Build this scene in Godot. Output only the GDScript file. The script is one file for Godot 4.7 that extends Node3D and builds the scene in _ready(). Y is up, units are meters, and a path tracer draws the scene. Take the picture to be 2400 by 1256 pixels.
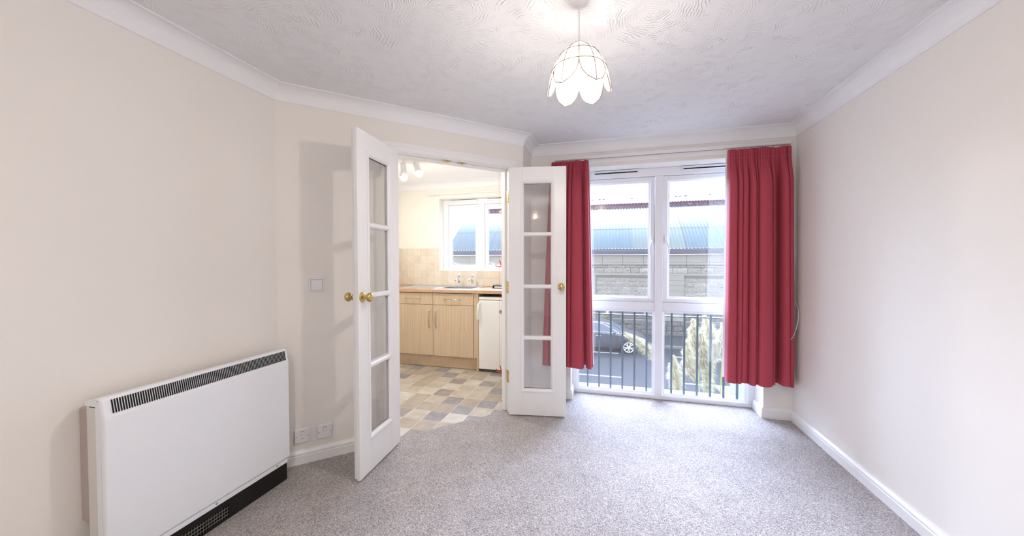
extends Node3D
# A small first-floor living room with glazed doors to a kitchen and a full-height window over a street.

var M := {}
var rng := RandomNumberGenerator.new()
var DW := Transform3D(Basis(Vector3.UP, PI / 4), Vector3(-1.91, 0, -1.70))   # frame of the diagonal wall: x along it, z into the room


class MB:   # collects triangles of one mesh
	var v := PackedVector3Array()
	var n := PackedVector3Array()
	var uv := PackedVector2Array()
	var col := PackedColorArray()
	var idx := PackedInt32Array()
	var tint = null

	func put(p: Vector3, nn: Vector3, t := Vector2.ZERO) -> void:
		v.append(p)
		n.append(nn)
		uv.append(t)
		col.append(tint if tint != null else Color.WHITE)

	func tri(a: Vector3, b: Vector3, c: Vector3, out := Vector3.ZERO) -> void:
		var nn := (b - a).cross(c - a).normalized()
		if out != Vector3.ZERO and nn.dot(out) < 0:
			tri(a, c, b)
			return
		var k := v.size()
		put(a, nn)
		put(b, nn)
		put(c, nn)
		idx.append_array([k, k + 2, k + 1])

	func quad(a: Vector3, b: Vector3, c: Vector3, d: Vector3) -> void:
		var nn := (c - a).cross(d - b).normalized()
		var k := v.size()
		put(a, nn, Vector2(0, 1))
		put(b, nn, Vector2(1, 1))
		put(c, nn, Vector2(1, 0))
		put(d, nn, Vector2(0, 0))
		idx.append_array([k, k + 2, k + 1, k, k + 3, k + 2])

	func qo(a: Vector3, b: Vector3, c: Vector3, d: Vector3, out: Vector3) -> void:
		if (c - a).cross(d - b).dot(out) < 0:
			quad(a, d, c, b)
		else:
			quad(a, b, c, d)

	func box(lo: Vector3, hi: Vector3, bev := 0.0, xf := Transform3D.IDENTITY) -> MB:
		var c := (lo + hi) / 2
		var h := ((hi - lo) / 2).abs()
		var b := minf(bev, minf(h.x, minf(h.y, h.z)) * 0.9)
		var at := func(s: Vector3, axis: int) -> Vector3:
			var p := Vector3(s.x * (h.x - b), s.y * (h.y - b), s.z * (h.z - b))
			p[axis] = s[axis] * h[axis]
			return xf * (c + p)
		for axis in 3:
			var i := (axis + 1) % 3
			var j := (axis + 2) % 3
			for s in [-1.0, 1.0]:
				var q := []
				for e in [[-1, -1], [1, -1], [1, 1], [-1, 1]]:
					var g := Vector3.ZERO
					g[axis] = s
					g[i] = e[0]
					g[j] = e[1]
					q.append(at.call(g, axis))
				var out := Vector3.ZERO
				out[axis] = s
				qo(q[0], q[1], q[2], q[3], xf.basis * out)
				if b > 0:
					for t in [-1.0, 1.0]:   # the edge between face axis,s and face i,t
						var g0 := Vector3.ZERO
						g0[axis] = s
						g0[i] = t
						var g1 := g0
						g0[j] = -1
						g1[j] = 1
						var o2 := Vector3.ZERO
						o2[axis] = s
						o2[i] = t
						qo(at.call(g0, axis), at.call(g1, axis), at.call(g1, i), at.call(g0, i), xf.basis * o2)
		if b > 0:
			for sx in [-1.0, 1.0]:
				for sy in [-1.0, 1.0]:
					for sz in [-1.0, 1.0]:
						var g := Vector3(sx, sy, sz)
						tri(at.call(g, 0), at.call(g, 1), at.call(g, 2), xf.basis * g)
		return self

	func grid(rows: Array, closed := false, flip := 0) -> MB:   # smooth surface through rows of points; flip 0 = outwards from its middle
		var k := v.size()
		var ni := rows.size()
		var nj: int = rows[0].size()
		var nn := PackedVector3Array()
		nn.resize(ni * nj)
		var mid := Vector3.ZERO
		for r in rows:
			for p in r:
				mid += p
		mid /= ni * nj
		var jm := nj if closed else nj - 1
		var way := 0.0
		for i in ni - 1:
			for j in jm:
				var j2 := (j + 1) % nj
				var a: Vector3 = rows[i][j]
				var b: Vector3 = rows[i][j2]
				var c: Vector3 = rows[i + 1][j2]
				var d: Vector3 = rows[i + 1][j]
				var f := (c - a).cross(d - b)
				way += f.dot((a + c) / 2 - mid)
				nn[i * nj + j] += f
				nn[i * nj + j2] += f
				nn[(i + 1) * nj + j2] += f
				nn[(i + 1) * nj + j] += f
		var s := 1.0
		if flip < 0 or (flip == 0 and way < 0):
			s = -1.0
		for i in ni:
			for j in nj:
				put(rows[i][j], nn[i * nj + j].normalized() * s, Vector2(float(j) / maxf(1, nj - 1), float(i) / maxf(1, ni - 1)))
		for i in ni - 1:
			for j in jm:
				var j2 := (j + 1) % nj
				var a := k + i * nj + j
				var b := k + i * nj + j2
				var c := k + (i + 1) * nj + j2
				var d := k + (i + 1) * nj + j
				if s > 0:
					idx.append_array([a, c, b, a, d, c])
				else:
					idx.append_array([a, b, c, a, c, d])
		return self

	func lathe(prof: Array, seg := 24, xf := Transform3D.IDENTITY) -> MB:   # profile of Vector2(radius, height)
		var rows := []
		for p in prof:
			var r := PackedVector3Array()
			for j in seg:
				var t := TAU * j / seg
				r.append(xf * Vector3(cos(t) * p.x, p.y, sin(t) * p.x))
			rows.append(r)
		return grid(rows, true)

	func tube(path: Array, rad, seg := 8, flat := 1.0) -> MB:
		var rows := []
		var side := Vector3.ZERO
		for i in path.size():
			var d: Vector3 = (path[mini(i + 1, path.size() - 1)] - path[maxi(i - 1, 0)]).normalized()
			if side == Vector3.ZERO:
				side = d.cross(Vector3.UP if absf(d.y) < 0.9 else Vector3.RIGHT).normalized()
			side = (side - d * side.dot(d)).normalized()
			var up := side.cross(d)
			var rr: float = rad[i] if rad is Array else rad
			var r := PackedVector3Array()
			for j in seg:
				var t := TAU * j / seg
				r.append(path[i] + side * cos(t) * rr + up * sin(t) * rr * flat)
			rows.append(r)
		var first := PackedVector3Array()
		var last := PackedVector3Array()
		for j in seg:
			first.append(path[0])
			last.append(path[-1])
		rows.push_front(rows[0])
		rows.push_front(first)
		rows.append(rows[-1])
		rows.append(last)
		return grid(rows, true)

	func extrude(poly: PackedVector2Array, z0: float, z1: float, xf := Transform3D.IDENTITY) -> MB:   # outline in x,y drawn out along z
		var area := 0.0
		for i in poly.size():
			area += poly[i].cross(poly[(i + 1) % poly.size()])
		var t := Geometry2D.triangulate_polygon(poly)
		for i in range(0, t.size(), 3):
			for e in [[z0, -1.0], [z1, 1.0]]:
				var q := []
				for m in 3:
					q.append(xf * Vector3(poly[t[i + m]].x, poly[t[i + m]].y, e[0]))
				tri(q[0], q[1], q[2], xf.basis * Vector3(0, 0, e[1] * signf(z1 - z0)))
		for i in poly.size():
			var a := poly[i]
			var b := poly[(i + 1) % poly.size()]
			var o := (b - a) * signf(area)
			qo(xf * Vector3(a.x, a.y, z0), xf * Vector3(b.x, b.y, z0), xf * Vector3(b.x, b.y, z1), xf * Vector3(a.x, a.y, z1), xf.basis * Vector3(o.y, -o.x, 0))
		return self

	func slab(poly: PackedVector2Array, y0: float, y1: float) -> MB:   # outline in x,z given a thickness in y
		var q := PackedVector2Array()
		for p in poly:
			q.append(Vector2(p.x, -p.y))
		return extrude(q, y0, y1, Transform3D(Basis(Vector3(1, 0, 0), Vector3(0, 0, -1), Vector3(0, 1, 0)), Vector3.ZERO))

	func ball(c: Vector3, r: Vector3, seg := 16, b := Basis.IDENTITY) -> MB:
		var rows := []
		var rings := maxi(6, seg / 2)
		for i in rings + 1:
			var e := PI * i / rings
			var row := PackedVector3Array()
			for j in seg:
				var t := TAU * j / seg
				row.append(c + b * Vector3(r.x * sin(e) * cos(t), r.y * cos(e), r.z * sin(e) * sin(t)))
			rows.append(row)
		return grid(rows, true)

	func moved(inv: Transform3D) -> MB:
		for i in v.size():
			v[i] = inv * v[i]
			n[i] = (inv.basis * n[i]).normalized()
		return self

	func middle() -> Vector3:
		var lo := v[0]
		var hi := v[0]
		for p in v:
			lo = lo.min(p)
			hi = hi.max(p)
		return (lo + hi) / 2

	func mesh(c := Vector3.ZERO) -> ArrayMesh:
		var a := []
		a.resize(Mesh.ARRAY_MAX)
		var w := PackedVector3Array()
		for p in v:
			w.append(p - c)
		a[Mesh.ARRAY_VERTEX] = w
		a[Mesh.ARRAY_NORMAL] = n
		a[Mesh.ARRAY_TEX_UV] = uv
		if tint != null:
			a[Mesh.ARRAY_COLOR] = col
		a[Mesh.ARRAY_INDEX] = idx
		var m := ArrayMesh.new()
		m.add_surface_from_arrays(Mesh.PRIMITIVE_TRIANGLES, a)
		return m


# ---- nodes
var used := {}


func numbered(called: String) -> String:
	if not used.has(called):
		used[called] = 0
		return called
	used[called] += 1
	return "%s_%03d" % [called, used[called]]


func tag(o: Node3D, label := "", category := "", group := "", kind := "") -> Node3D:
	if label:
		o.set_meta("label", label)
	if category:
		o.set_meta("category", category)
	if group:
		o.set_meta("group", group)
	if kind:
		o.set_meta("kind", kind)
	return o


func thing(called: String, label: String, category: String, at: Vector3, group := "", kind := "", turn := 0.0) -> Node3D:
	var o := Node3D.new()
	o.name = numbered(called)
	o.position = at
	o.rotation.y = turn
	add_child(o)
	return tag(o, label, category, group, kind)


func leaf(parent: Node3D, called: String, mb: MB, mat: Material, local := false) -> MeshInstance3D:
	var o := MeshInstance3D.new()
	o.name = numbered(called) if parent == self else called
	if parent != self and not local:
		mb.moved(parent.global_transform.affine_inverse())
	var c := mb.middle()
	o.mesh = mb.mesh(c)
	o.position = c
	o.material_override = mat
	o.cast_shadow = GeometryInstance3D.SHADOW_CASTING_SETTING_ON
	parent.add_child(o, true)
	return o


func struct(called: String, mb: MB, mat: Material, label: String, category: String) -> MeshInstance3D:
	return tag(leaf(self, called, mb, mat), label, category, "", "structure")


func boxes(list: Array, bev := 0.0, xf := Transform3D.IDENTITY) -> MB:   # several boxes of one piece, each [x0, y0, z0, x1, y1, z1]
	var m := MB.new()
	for b in list:
		m.box(Vector3(b[0], b[1], b[2]), Vector3(b[3], b[4], b[5]), bev, xf)
	return m


func V(x: float, y: float, z: float) -> Vector3:
	return Vector3(x, y, z)


# ---- materials
func c8(r: float, g: float, b: float) -> Color:
	return Color(r / 255.0, g / 255.0, b / 255.0)


func mat(called: String, c: Color, rough := 0.6, metal := 0.0) -> StandardMaterial3D:
	var m := StandardMaterial3D.new()
	m.resource_name = called
	m.albedo_color = c
	m.roughness = rough
	m.metallic = metal
	M[called] = m
	return m


func tri_map(m: StandardMaterial3D, scale: Vector3, world := false) -> void:
	m.uv1_triplanar = true
	m.uv1_world_triplanar = world
	m.uv1_scale = scale
	m.uv1_triplanar_sharpness = 8.0


func noise_tex(seed_: int, freq: float, a: Color, b: Color, size := 256, oct := 4) -> NoiseTexture2D:
	var f := FastNoiseLite.new()
	f.seed = seed_
	f.frequency = freq
	f.fractal_octaves = oct
	var t := NoiseTexture2D.new()
	t.width = size
	t.height = size
	t.seamless = true
	t.noise = f
	var g := Gradient.new()
	g.set_color(0, a)
	g.set_color(1, b)
	t.color_ramp = g
	return t


func grey_image(data: PackedByteArray, size: int) -> ImageTexture:
	return ImageTexture.create_from_image(Image.create_from_data(size, size, false, Image.FORMAT_L8, data))


func comb_plaster(size: int) -> ImageTexture:   # overlapping fans of combed ridges, the way a textured ceiling is swirled
	var h := PackedFloat32Array()
	h.resize(size * size)
	var f := FastNoiseLite.new()
	f.seed = 5
	f.frequency = 0.02
	var per := 800.0 / size * 0.002      # metres a pixel on a 1.6 m tile
	for k in 260:
		var cx := rng.randi_range(0, size - 1)
		var cy := rng.randi_range(0, size - 1)
		var big := rng.randf_range(0.12, 0.27) / per
		var turn := rng.randf() * TAU
		var half := rng.randf_range(0.7, 1.5)
		var pitch := rng.randf_range(0.009, 0.017) / per
		var squash := rng.randf_range(0.55, 1.0)
		var amp := rng.randf_range(0.35, 1.0)
		var r := int(big)
		for dy in range(-r, r + 1):
			for dx in range(-r, r + 1):
				var ex := dx * cos(turn) + dy * sin(turn)
				var ey := (-dx * sin(turn) + dy * cos(turn)) / squash
				var d := sqrt(ex * ex + ey * ey)
				if d > big or d < 3.0 or absf(atan2(ey, ex)) > half:
					continue
				var px := posmod(cx + dx, size)
				var py := posmod(cy + dy, size)
				var w := f.get_noise_2d(cx + dx, cy + dy)
				var s := sin(d / pitch * TAU + w * 7.0)
				var edge := clampf((big - d) / 6.0, 0, 1)
				h[py * size + px] = lerpf(h[py * size + px], amp * pow(maxf(0, s), 3.0) * clampf(0.55 + w * 1.5, 0.08, 1), edge)
	var out := PackedByteArray()
	out.resize(size * size)
	for i in size * size:
		out[i] = int(clampf(h[i], 0, 1) * 255)
	return grey_image(out, size)


func carpet_images(size: int) -> Array:
	var rgb := PackedByteArray()
	rgb.resize(size * size * 3)
	var hgt := PackedByteArray()
	hgt.resize(size * size)
	var f := FastNoiseLite.new()
	f.seed = 21
	f.frequency = 0.012
	for i in size * size:
		var g := rng.randf()
		var warm := rng.randf()
		var big := f.get_noise_2d(i % size, i / size) * 9.0
		var l := 163.0 + (g - 0.5) * 84.0 + big
		if rng.randf() < 0.14:
			l -= 45.0
		rgb[i * 3] = int(clampf(l + 3 + warm * 6, 0, 255))
		rgb[i * 3 + 1] = int(clampf(l - 1, 0, 255))
		rgb[i * 3 + 2] = int(clampf(l - 1 - warm * 5, 0, 255))
		hgt[i] = int(clampf(128 + (g - 0.5) * 240, 0, 255))
	return [ImageTexture.create_from_image(Image.create_from_data(size, size, false, Image.FORMAT_RGB8, rgb)), grey_image(hgt, size)]


func grain_image(w: int, h: int, base: Color, dark: Color, seed_: int) -> ImageTexture:   # wood grain running down the picture
	var f := FastNoiseLite.new()
	f.seed = seed_
	f.frequency = 0.05
	var im := Image.create(w, h, false, Image.FORMAT_RGB8)
	for y in h:
		for x in w:
			var a := f.get_noise_2d(x * 4.0, y * 0.12)
			var b := f.get_noise_2d(x * 0.7 + 300, y * 0.1)
			im.set_pixel(x, y, base.lerp(dark, clampf(0.35 + a * 0.5 + b * 0.7, 0, 1)))
	return ImageTexture.create_from_image(im)


func materials() -> void:
	mat("wall_paint", c8(240, 235, 229), 0.85)
	mat("kitchen_paint", c8(243, 239, 229), 0.8)
	mat("ceiling_paint", c8(240, 240, 242), 0.85)
	M.ceiling_paint.heightmap_enabled = true
	M.ceiling_paint.heightmap_texture = comb_plaster(800)
	M.ceiling_paint.heightmap_scale = 0.42
	tri_map(M.ceiling_paint, V(1, 1, 1) / 1.6, true)
	mat("plain_ceiling", c8(245, 245, 243), 0.85)
	mat("coving_paint", c8(243, 243, 245), 0.7)
	mat("gloss_white", c8(243, 242, 242), 0.3)
	mat("door_paint", c8(242, 241, 241), 0.32)
	M.door_paint.heightmap_enabled = true
	M.door_paint.heightmap_texture = noise_tex(8, 0.05, Color.BLACK, Color.WHITE)
	M.door_paint.heightmap_scale = 0.03
	tri_map(M.door_paint, V(14, 1.2, 14))
	mat("upvc", c8(240, 241, 246), 0.28)
	mat("rubber", c8(30, 30, 34), 0.7)
	mat("dark_gap", c8(12, 11, 12), 0.8)
	var g := mat("glass", Color(1, 1, 1, 0.03), 0.0)
	g.transparency = BaseMaterial3D.TRANSPARENCY_ALPHA
	var ci := carpet_images(640)
	mat("carpet", Color.WHITE, 0.95)
	M.carpet.albedo_texture = ci[0]
	M.carpet.heightmap_enabled = true
	M.carpet.heightmap_texture = ci[1]
	M.carpet.heightmap_scale = 0.35
	tri_map(M.carpet, V(1, 1, 1) / 1.8, true)
	M.carpet.rim_enabled = true
	M.carpet.rim = 0.3
	mat("brass", c8(212, 182, 118), 0.18, 1.0)
	mat("chrome", c8(225, 228, 232), 0.08, 1.0)
	mat("steel", c8(215, 216, 218), 0.28, 1.0)
	mat("nickel", c8(190, 182, 168), 0.3, 1.0)
	mat("white_plastic", c8(238, 236, 238), 0.35)
	mat("heater_white", c8(240, 242, 246), 0.35)
	mat("heater_side", c8(226, 222, 216), 0.45)
	mat("heater_bracket", c8(186, 170, 163), 0.5)
	mat("heater_black", c8(20, 16, 16), 0.35)
	mat("wire_grey", c8(150, 148, 140), 0.4, 0.6)
	mat("velvet", c8(178, 67, 83), 0.8)
	M.velvet.rim_enabled = true
	M.velvet.rim = 0.5
	M.velvet.rim_tint = 0.6
	M.velvet.backlight_enabled = true
	M.velvet.backlight = Color(0.12, 0.03, 0.03)
	mat("lining", c8(240, 236, 234), 0.9)
	M.lining.backlight_enabled = true
	M.lining.backlight = Color(0.5, 0.5, 0.5)
	mat("beech", Color.WHITE, 0.45)
	M.beech.albedo_texture = grain_image(256, 256, c8(214, 192, 162), c8(196, 170, 138), 3)
	tri_map(M.beech, V(3.2, 0.42, 3.2))
	mat("beech_flat", Color.WHITE, 0.45)
	M.beech_flat.albedo_texture = grain_image(256, 256, c8(206, 180, 150), c8(188, 158, 126), 9)
	tri_map(M.beech_flat, V(0.3, 3.2, 3.2))
	mat("worktop", Color.WHITE, 0.25)
	M.worktop.albedo_texture = noise_tex(31, 0.03, c8(190, 150, 120), c8(210, 174, 144))
	tri_map(M.worktop, V(0.8, 6, 6))
	for i in 4:
		var t := mat("wall_tile_%d" % i, Color.WHITE, 0.2)
		var d: float = [0.0, 5.0, -5.0, 2.0][i]
		t.albedo_texture = noise_tex(40 + i, 0.02, c8(222 + d, 211 + d, 194 + d), c8(232 + d * 0.5, 223 + d, 208 + d), 128)
		tri_map(t, V(4, 4, 4), true)
	mat("grout", c8(244, 236, 216), 0.8)
	var tints := [[192, 184, 170], [176, 165, 149], [156, 149, 143], [206, 200, 189], [150, 147, 149]]
	for i in 5:
		var e: Array = tints[i]
		var t := mat("vinyl_%d" % i, Color.WHITE, 0.4)
		t.albedo_texture = noise_tex(60 + i, 0.02, c8(e[0] - 14, e[1] - 14, e[2] - 14), c8(e[0] + 10, e[1] + 10, e[2] + 10), 128)
		tri_map(t, V(2.5, 2.5, 2.5), true)
	mat("vinyl_joint", c8(238, 230, 214), 0.5)
	mat("fridge_white", c8(240, 239, 235), 0.3)
	mat("red_plastic", c8(222, 40, 28), 0.35)
	mat("binder_teal", c8(18, 52, 60), 0.4)
	mat("binder_light", c8(120, 170, 186), 0.35)
	mat("paper", c8(240, 238, 232), 0.9)
	mat("bronze_wire", c8(104, 76, 58), 0.4, 0.7)
	for e in [["capiz_thick", 0.86], ["capiz", 0.6], ["capiz_thin", 0.36]]:   # shell panels, thicker towards the top
		var shell := mat(e[0], Color(0.58, 0.56, 0.54, e[1]), 0.4)
		shell.transparency = BaseMaterial3D.TRANSPARENCY_ALPHA
		shell.backlight_enabled = true
		shell.backlight = Color(0.36, 0.35, 0.33)
	mat("railing", c8(30, 54, 66), 0.45)
	mat("sill_grey", c8(112, 120, 122), 0.6)
	mat("render_cream", c8(158, 158, 136), 0.85)
	for i in 4:
		var t := mat("granite_%d" % i, Color.WHITE, 0.9)
		var e: Array = [[134, 125, 110], [128, 119, 105], [139, 131, 116], [131, 121, 105]][i]
		t.albedo_texture = noise_tex(80 + i, 0.03, c8(e[0] - 28, e[1] - 28, e[2] - 28), c8(e[0] + 20, e[1] + 20, e[2] + 20), 256, 5)
		tri_map(t, V(0.9, 0.9, 0.9), true)
	mat("granite_smooth", Color.WHITE, 0.85)
	M.granite_smooth.albedo_texture = noise_tex(90, 0.06, c8(116, 109, 95), c8(140, 132, 116), 256, 5)
	tri_map(M.granite_smooth, V(1, 1, 1), true)
	mat("mortar", c8(152, 147, 134), 0.95)
	mat("granite_soot", Color.WHITE, 0.95)
	M.granite_soot.albedo_texture = noise_tex(91, 0.03, c8(84, 79, 70), c8(108, 102, 92), 256, 5)
	tri_map(M.granite_soot, V(0.9, 0.9, 0.9), true)
	mat("asphalt", Color.WHITE, 0.85)
	M.asphalt.albedo_texture = noise_tex(95, 0.08, c8(23, 23, 25), c8(35, 35, 37), 256, 5)
	tri_map(M.asphalt, V(1.5, 1.5, 1.5), true)
	mat("paving", c8(50, 49, 47), 0.9)
	mat("kerb_stone", c8(92, 90, 82), 0.85)
	mat("road_paint", c8(200, 200, 196), 0.7)
	mat("roof_sheet", c8(66, 82, 84), 0.5)
	mat("roof_sheet_pale", c8(84, 92, 82), 0.5)
	mat("gutter", c8(58, 56, 66), 0.5)
	mat("vent_red", c8(146, 60, 70), 0.7)
	mat("vent_dark", c8(52, 62, 74), 0.6)
	mat("gull_white", c8(112, 112, 112), 0.8)
	mat("gull_grey", c8(66, 70, 76), 0.8)
	mat("car_paint", c8(66, 63, 68), 0.35, 0.2)
	M.car_paint.clearcoat_enabled = true
	M.car_paint.clearcoat = 0.6
	M.car_paint.clearcoat_roughness = 0.05
	mat("car_glass", c8(60, 84, 92), 0.05)
	mat("tyre", c8(30, 30, 32), 0.85)
	mat("alloy", c8(222, 224, 228), 0.3, 0.6)
	mat("lamp_lens", c8(232, 236, 240), 0.1)
	mat("plume", c8(198, 189, 160), 0.95)
	M.plume.backlight_enabled = true
	M.plume.backlight = Color(0.6, 0.58, 0.5)
	mat("plume_stem", c8(168, 176, 92), 0.8)
	mat("leaf_green", c8(96, 124, 60), 0.8)
	mat("roof_felt", c8(176, 184, 186), 0.8)
	mat("fascia_dark", c8(70, 74, 78), 0.6)
	mat("cloth", Color.WHITE, 0.9)
	M.cloth.vertex_color_use_as_albedo = true
	mat("hair", c8(48, 34, 28), 0.8)


func _ready() -> void:
	rng.seed = 11
	# camera
	var cam := Camera3D.new()
	cam.name = "camera"
	cam.position = V(0, 1.25, 0)
	cam.basis = Basis(Vector3.UP, deg_to_rad(15.0705)) * Basis(Vector3.RIGHT, deg_to_rad(-1.1962)) * Basis(Vector3.BACK, deg_to_rad(-0.0932))
	cam.fov = rad_to_deg(2.0 * atan(628.0 / 841.226))
	cam.near = 0.02
	cam.far = 300
	add_child(cam)
	cam.current = true
	# bright overcast sky
	var sky := ProceduralSkyMaterial.new()
	sky.sky_top_color = c8(198, 218, 255)
	sky.sky_horizon_color = c8(222, 235, 255)
	sky.ground_horizon_color = c8(150, 152, 156)
	sky.ground_bottom_color = c8(120, 122, 126)
	sky.sun_angle_max = 1.0
	var env := Environment.new()
	env.background_mode = Environment.BG_SKY
	env.sky = Sky.new()
	env.sky.sky_material = sky
	env.background_energy_multiplier = 6.5
	env.tonemap_mode = Environment.TONE_MAPPER_LINEAR
	env.tonemap_exposure = 1.06
	env.sdfgi_enabled = true
	env.ssao_enabled = true
	env.ssil_enabled = true
	var we := WorldEnvironment.new()
	we.name = "sky"
	we.environment = env
	add_child(we)
	# the sun behind thin cloud, beyond the building over the street: very soft
	var sun := DirectionalLight3D.new()
	sun.name = "veiled_sun"
	sun.light_color = c8(204, 221, 255)
	sun.light_energy = 9.0
	sun.light_angular_distance = 60.0
	sun.shadow_enabled = true
	sun.sky_mode = DirectionalLight3D.SKY_MODE_LIGHT_ONLY
	add_child(sun)
	sun.look_at_from_position(V(0, 0, 0), V(0.05, -0.52, 1.0))
	materials()
	shell()
	trims()
	window_living()
	door_frame()
	glazed_doors()
	kitchen_room()
	kitchen_window()
	kitchen_units()
	kitchen_things()
	heater()
	wall_plates()
	pendants()
	curtains()
	outside()
	market_hall()
	car()
	pampas()
	walker()


func lamp_light(called: String, at: Vector3, energy: float, c: Color, size := 0.03) -> void:
	var l := OmniLight3D.new()
	l.name = called
	l.position = at
	l.light_color = c
	l.light_energy = energy
	l.light_size = size
	l.omni_range = 12
	l.omni_attenuation = 2.0
	l.shadow_enabled = true
	add_child(l)


# ---- the shell of both rooms
func shell() -> void:
	var room := PackedVector2Array([Vector2(-1.91, 2.3), Vector2(1.39, 2.3), Vector2(1.39, -3.25), Vector2(1.19, -3.25), Vector2(1.19, -3.44), Vector2(-0.328, -3.44), Vector2(-0.328, -3.25), Vector2(-0.69, -3.25), Vector2(-0.69, -2.92)])
	var to2 := func(s: float, d: float) -> Vector2:
		var p := DW * V(s, 0, d)
		return Vector2(p.x, p.z)
	for q in [[1.588, 0.0], [1.588, -0.035], [0.668, -0.035], [0.668, 0.0]]:
		room.append(to2.call(q[0], q[1]))
	room.append(Vector2(-1.91, -1.70))
	struct("floor", MB.new().slab(room, -0.12, 0.0), M.carpet, "grey-beige cut pile carpet covering the living room floor", "floor")
	var ceil_poly := PackedVector2Array([Vector2(-2.0, 2.4), Vector2(1.6, 2.4), Vector2(1.6, -3.52), Vector2(-0.72, -3.52), Vector2(-0.72, -2.96), Vector2(-1.96, -1.72), Vector2(-2.0, -1.72)])
	struct("ceiling", MB.new().slab(ceil_poly, 2.28, 2.4), M.ceiling_paint, "white ceiling with swirled combed plaster over the living room", "ceiling")
	struct("wall_left", boxes([[-2.01, -0.1, -1.72, -1.91, 2.28, 2.4]]), M.wall_paint, "plain cream wall behind the white storage heater", "wall")
	struct("wall_right", boxes([[1.39, -0.1, -3.25, 1.6, 2.28, 2.4]]), M.wall_paint, "plain pale wall without openings, beside the wide red curtain", "wall")
	struct("wall_back", boxes([[-1.91, -0.1, 2.3, 1.39, 2.28, 2.4]]), M.wall_paint, "plain cream wall that closes the living room opposite the window", "wall")
	struct("wall_window", boxes([[-0.79, -0.1, -3.53, -0.328, 2.28, -3.25], [1.19, -0.1, -3.53, 1.6, 2.28, -3.25], [-0.328, 2.072, -3.53, 1.19, 2.28, -3.25]]), M.wall_paint, "cream wall around the full-height window, behind both curtains", "wall")
	struct("wall_return", boxes([[-0.79, -0.1, -3.25, -0.69, 2.28, -2.92]]), M.wall_paint, "narrow strip of wall between the kitchen doorway and the window wall", "wall")
	struct("wall_diagonal", boxes([[-0.04, -0.1, -0.1, 0.64, 2.28, 0], [1.616, -0.1, -0.1, 1.7253, 2.28, 0], [0.64, 2.02, -0.1, 1.616, 2.28, 0]], 0, DW), M.wall_paint, "cream slanting wall with the doorway to the kitchen in it", "wall")


func miters(path: Array) -> Array:   # for each point of a walk with the room on its right hand: the sideways step that follows both neighbours
	var out := []
	for i in path.size():
		var ns := []
		if i > 0:
			var d: Vector2 = (path[i] - path[i - 1]).normalized()
			ns.append(Vector2(d.y, -d.x))
		if i < path.size() - 1:
			var d: Vector2 = (path[i + 1] - path[i]).normalized()
			ns.append(Vector2(d.y, -d.x))
		if ns.size() == 1:
			out.append(ns[0])
		else:
			out.append((ns[0] + ns[1]) / (1.0 + ns[0].dot(ns[1])))
	return out


func strip(a: Vector2, b: Vector2, ma: Vector2, mb2: Vector2, prof: Array) -> MB:   # moulding of one wall: profile of Vector2(out from wall, height)
	var m := MB.new()
	var d := (b - a).normalized()
	var inw := Vector3(d.y, 0, -d.x)
	var ea := []
	var eb := []
	for p in prof:
		ea.append(V(a.x + ma.x * p.x, p.y, a.y + ma.y * p.x))
		eb.append(V(b.x + mb2.x * p.x, p.y, b.y + mb2.y * p.x))
	var cen := Vector2.ZERO
	for p in prof:
		cen += p / prof.size()
	for i in prof.size():
		var j := (i + 1) % prof.size()
		var e: Vector2 = prof[j] - prof[i]
		var nn := Vector2(e.y, -e.x)
		if nn.dot((prof[i] + prof[j]) / 2 - cen) < 0:
			nn = -nn
		m.qo(ea[i], eb[i], eb[j], ea[j], inw * nn.x + Vector3.UP * nn.y)
	var t := Geometry2D.triangulate_polygon(PackedVector2Array(prof))
	for i in range(0, t.size(), 3):
		m.tri(ea[t[i]], ea[t[i + 1]], ea[t[i + 2]], V(-d.x, 0, -d.y))
		m.tri(eb[t[i]], eb[t[i + 1]], eb[t[i + 2]], V(d.x, 0, d.y))
	return m


func cove_profile(h: float) -> Array:
	var p := [Vector2(0, h - 0.082), Vector2(0.005, h - 0.082), Vector2(0.006, h - 0.077)]
	for i in 9:
		var t := PI - PI / 2 * i / 8.0
		p.append(Vector2(0.080 + 0.073 * cos(t), h - 0.078 + 0.073 * sin(t)))
	p.append_array([Vector2(0.086, h - 0.0055), Vector2(0.0865, h), Vector2(0, h)])
	return p


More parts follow.
